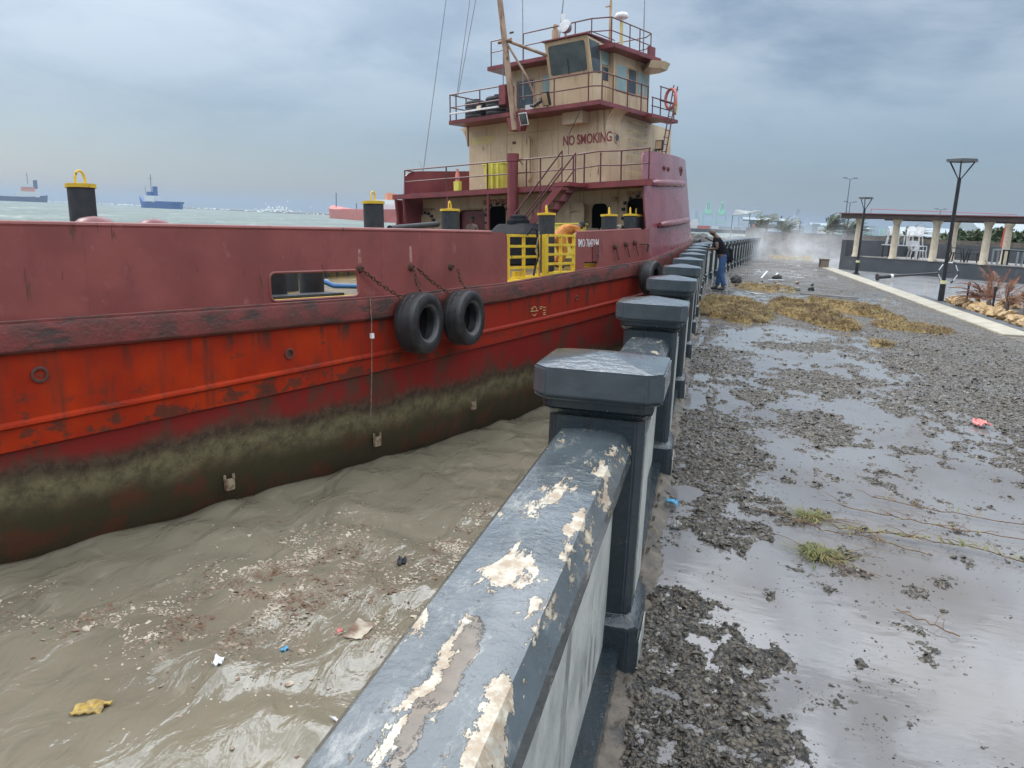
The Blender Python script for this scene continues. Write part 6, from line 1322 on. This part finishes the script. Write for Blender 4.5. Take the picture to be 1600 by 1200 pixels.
# ---------------------------------------------------------------- far ships and reef
def far_ship(label, P, ang, sc_, hull_m, L, B, D, sheer, hs, extra, grp='ships at sea in the distance', name='distant_ship', red=0):
    t = thing(name, label, 'ship', Matrix.Translation(P) @ Matrix.Rotation(ang, 4, 'Z') @ Matrix.Diagonal((sc_, sc_, sc_, 1)), grp)
    g = np.linspace(0, 1, 15); vs = []
    for f in g:
        x = -L/2+L*f; bw = B/2*min(1, (f/.06)**.5 if f < .06 else 1)*(1 if f < .78 else max(.02, 1-((f-.78)/.22)**1.8)); top = D+sheer*max(0, (f-.7)/.3)**2+.3*sheer*max(0, (.15-f)/.15)
        xe = x+ (0 if f < .95 else 1.2*(top/D)); vs += [(x, -bw*.9, -2), (xe, -bw, top), (xe, bw, top), (x, bw*.9, -2)]
    fs = [(4*i+j, 4*i+(j+1) % 4, 4*i+4+(j+1) % 4, 4*i+4+j) for i in range(14) for j in range(4)]+[(0, 1, 2, 3), (59, 58, 57, 56)]
    MB().add(vs, fs).build('hull', hull_m, t)
    for nm, mt_, a, b_ in hs: MB().box(a, b_).build(nm, mt_, t, bevel=.1)
    b = MB(); [b.tube(q, r_, 5) for q, r_ in extra]; b.build('masts', 'lampgrey', t)
    return t
# blue tug: bow to the left
A1, B1 = V3((-722.8, 866.6, WATER)), V3((-641.7, 847.9, WATER)); mid = (A1+B1)/2; ang = math.atan2((A1-B1).y, (A1-B1).x)
far_ship('blue offshore tug riding at anchor left of centre, bow to the left', mid, ang, 1.35, 'shipblue', 54, 12, 5, 6, [('bridge', 'shipwhite', (4, -4, 6), (17, 4, 11.5)), ('wheelhouse', 'shipblue', (9, -3, 11.5), (15, 3, 15)), ('funnel', 'shipblue', (5, -1.5, 11), (8.5, 1.5, 20)), ('work_deck', 'shipblue', (-26, -5, 5), (2, 5, 6.6))], [([(12, 0, 15), (12, 0, 31)], .35), ([(20, 0, 8), (20, 0, 20)], .2), ([(9, 0, 27), (15, 0, 27)], .2)])
far_ship('red hulled tanker in the haze behind the tall post, bow to the left', V3((-211, 447, WATER)), math.atan2(519-376, -(268-155)), .8, 'shipred', 230, 24, 7.5, 4, [('bridge', 'shipwhite', (-100, -10, 7), (-66, 10, 11.5)), ('wheelhouse', 'shipwhite', (-92, -9, 11.5), (-76, 9, 14.5)), ('funnel', 'shiporange', (-86, -3, 14), (-80, 3, 19)), ('deck_pipes', 'shipred', (-38, -3, 7), (70, 3, 8.2))], [([(100, 0, 9), (100, 0, 22)], .4), ([(20, 0, 7), (20, 0, 13)], .35)])
far_ship('dark hulled cargo ship at the left edge with cream and orange superstructure', V3((-1431, 1325, WATER)), R(43), 1.25, 'navy', 120, 20, 8, 4, [('bridge', 'shipwhite', (18, -8, 8), (50, 8, 17)), ('upper_bridge', 'shiporange', (24, -7, 17), (44, 7, 24)), ('wheelhouse', 'shipwhite', (28, -9, 24), (40, 9, 29)), ('funnel', 'navy', (42, -3, 22), (48, 3, 36)), ('fore_hull', 'shipred', (-60, -10.1, 3), (-12, 10.1, 8.5))], [([(34, 0, 28), (34, 0, 48)], .6)])
# reef line with white water
rb = MB(); 
pts = [(-2600, 2600), (-1500, 1750), (-900, 1250), (-480, 900), (-250, 760)]
for i in range(4):
    for k in range(12):
        x0, y0 = pts[i]; x1, y1 = pts[i+1]; f = k/12; x, y = x0+(x1-x0)*f, y0+(y1-y0)*f; s_ = 18+14*f; rb.lathe([(s_*1.6, WATER-1), (s_, WATER+.8+rr.random()*.9), (s_*.3, WATER+1.4+rr.random()*1.2)], 7, Matrix.Translation((x+rr.uniform(-8, 8), y, 0)))
o = rb.build('reef', 'darkrock', sm=True); o['kind'] = 'structure'
fm = [(rng.uniform(0, 1), rng.normal()) for _ in range(900)]
X_ = []; 
for f, g_ in fm:
    i = min(3, int(f*4)); q = f*4-i; x0, y0 = pts[i]; x1, y1 = pts[i+1]; X_.append((x0+(x1-x0)*q+g_*6, y0+(y1-y0)*q-22+g_*4))
X_ = np.array(X_); tag(stones(900, X_[:, 0], X_[:, 1], rng.uniform(1.2, 4.5, 900)*np.clip(np.hypot(X_[:, 0], X_[:, 1])/2500, .35, 1), np.full(900, WATER+.7), 'surf_foam', 'foam', .45), kind='stuff')
n = 240; f = rng.normal(0, 1, (n, 2)); tag(stones(n, -560+f[:, 0]*16, 930+f[:, 1]*3, rng.uniform(.5, 1.6, n), WATER+rng.gamma(1.2, 2.2, n), 'breaking_wave_spray', 'foam', 1.0), kind='stuff')
# ---------------------------------------------------------------- wind-blown spray over the far quay and the general haze
def volume_box(name, a, b_, mat):
    o = MB().box(a, b_).build(name, mat); o['kind'] = 'stuff'; return o
m = bpy.data.materials.new('sea_haze_air'); m.use_nodes = True; t = NT(m.node_tree); t.n.clear()
pv = t.add('ShaderNodeVolumePrincipled', {'Color': (.37, .46, .58), 'Density': .00022, 'Anisotropy': .15}); t.add('ShaderNodeOutputMaterial', {'Volume': pv}); M['haze'] = m
volume_box('haze', (-6400, -420, -9), (3100, 6200, 75), 'haze')
m = bpy.data.materials.new('drifting_spray'); m.use_nodes = True; t = NT(m.node_tree); t.n.clear()
g = t.add('ShaderNodeNewGeometry').outputs['Position']; s = t.add('ShaderNodeSeparateXYZ', {0: g}); x, y, z = s.outputs
nn = t.ramp(t.noise(t.mapping(g, (.8, .45, .9), (0, 0, 0), (0, R(35), 0)), .9, 6, .68), .44, .68)
fz = t.math('MULTIPLY', t.ramp(z, 2.5, .0), t.math('MULTIPLY', t.ramp(y, 36, 47), t.ramp(y, 54.8, 52.5)))
fx = t.math('MULTIPLY', t.ramp(x, -.6, 1.8), t.ramp(x, 9.3, 5.5))
den = t.math('MULTIPLY', t.math('ADD', t.math('MULTIPLY', nn, .24), .010), t.math('MULTIPLY', fz, fx))
pv = t.add('ShaderNodeVolumePrincipled', {'Color': (.97, .98, 1), 'Density': den, 'Anisotropy': .2}); t.add('ShaderNodeOutputMaterial', {'Volume': pv}); M['spray'] = m
volume_box('sea_spray', (-.7, 36, .03), (9.4, 54.9, 3.0), 'spray')
sc.cycles.volume_step_rate = 1.0; sc.cycles.volume_bounces = 2
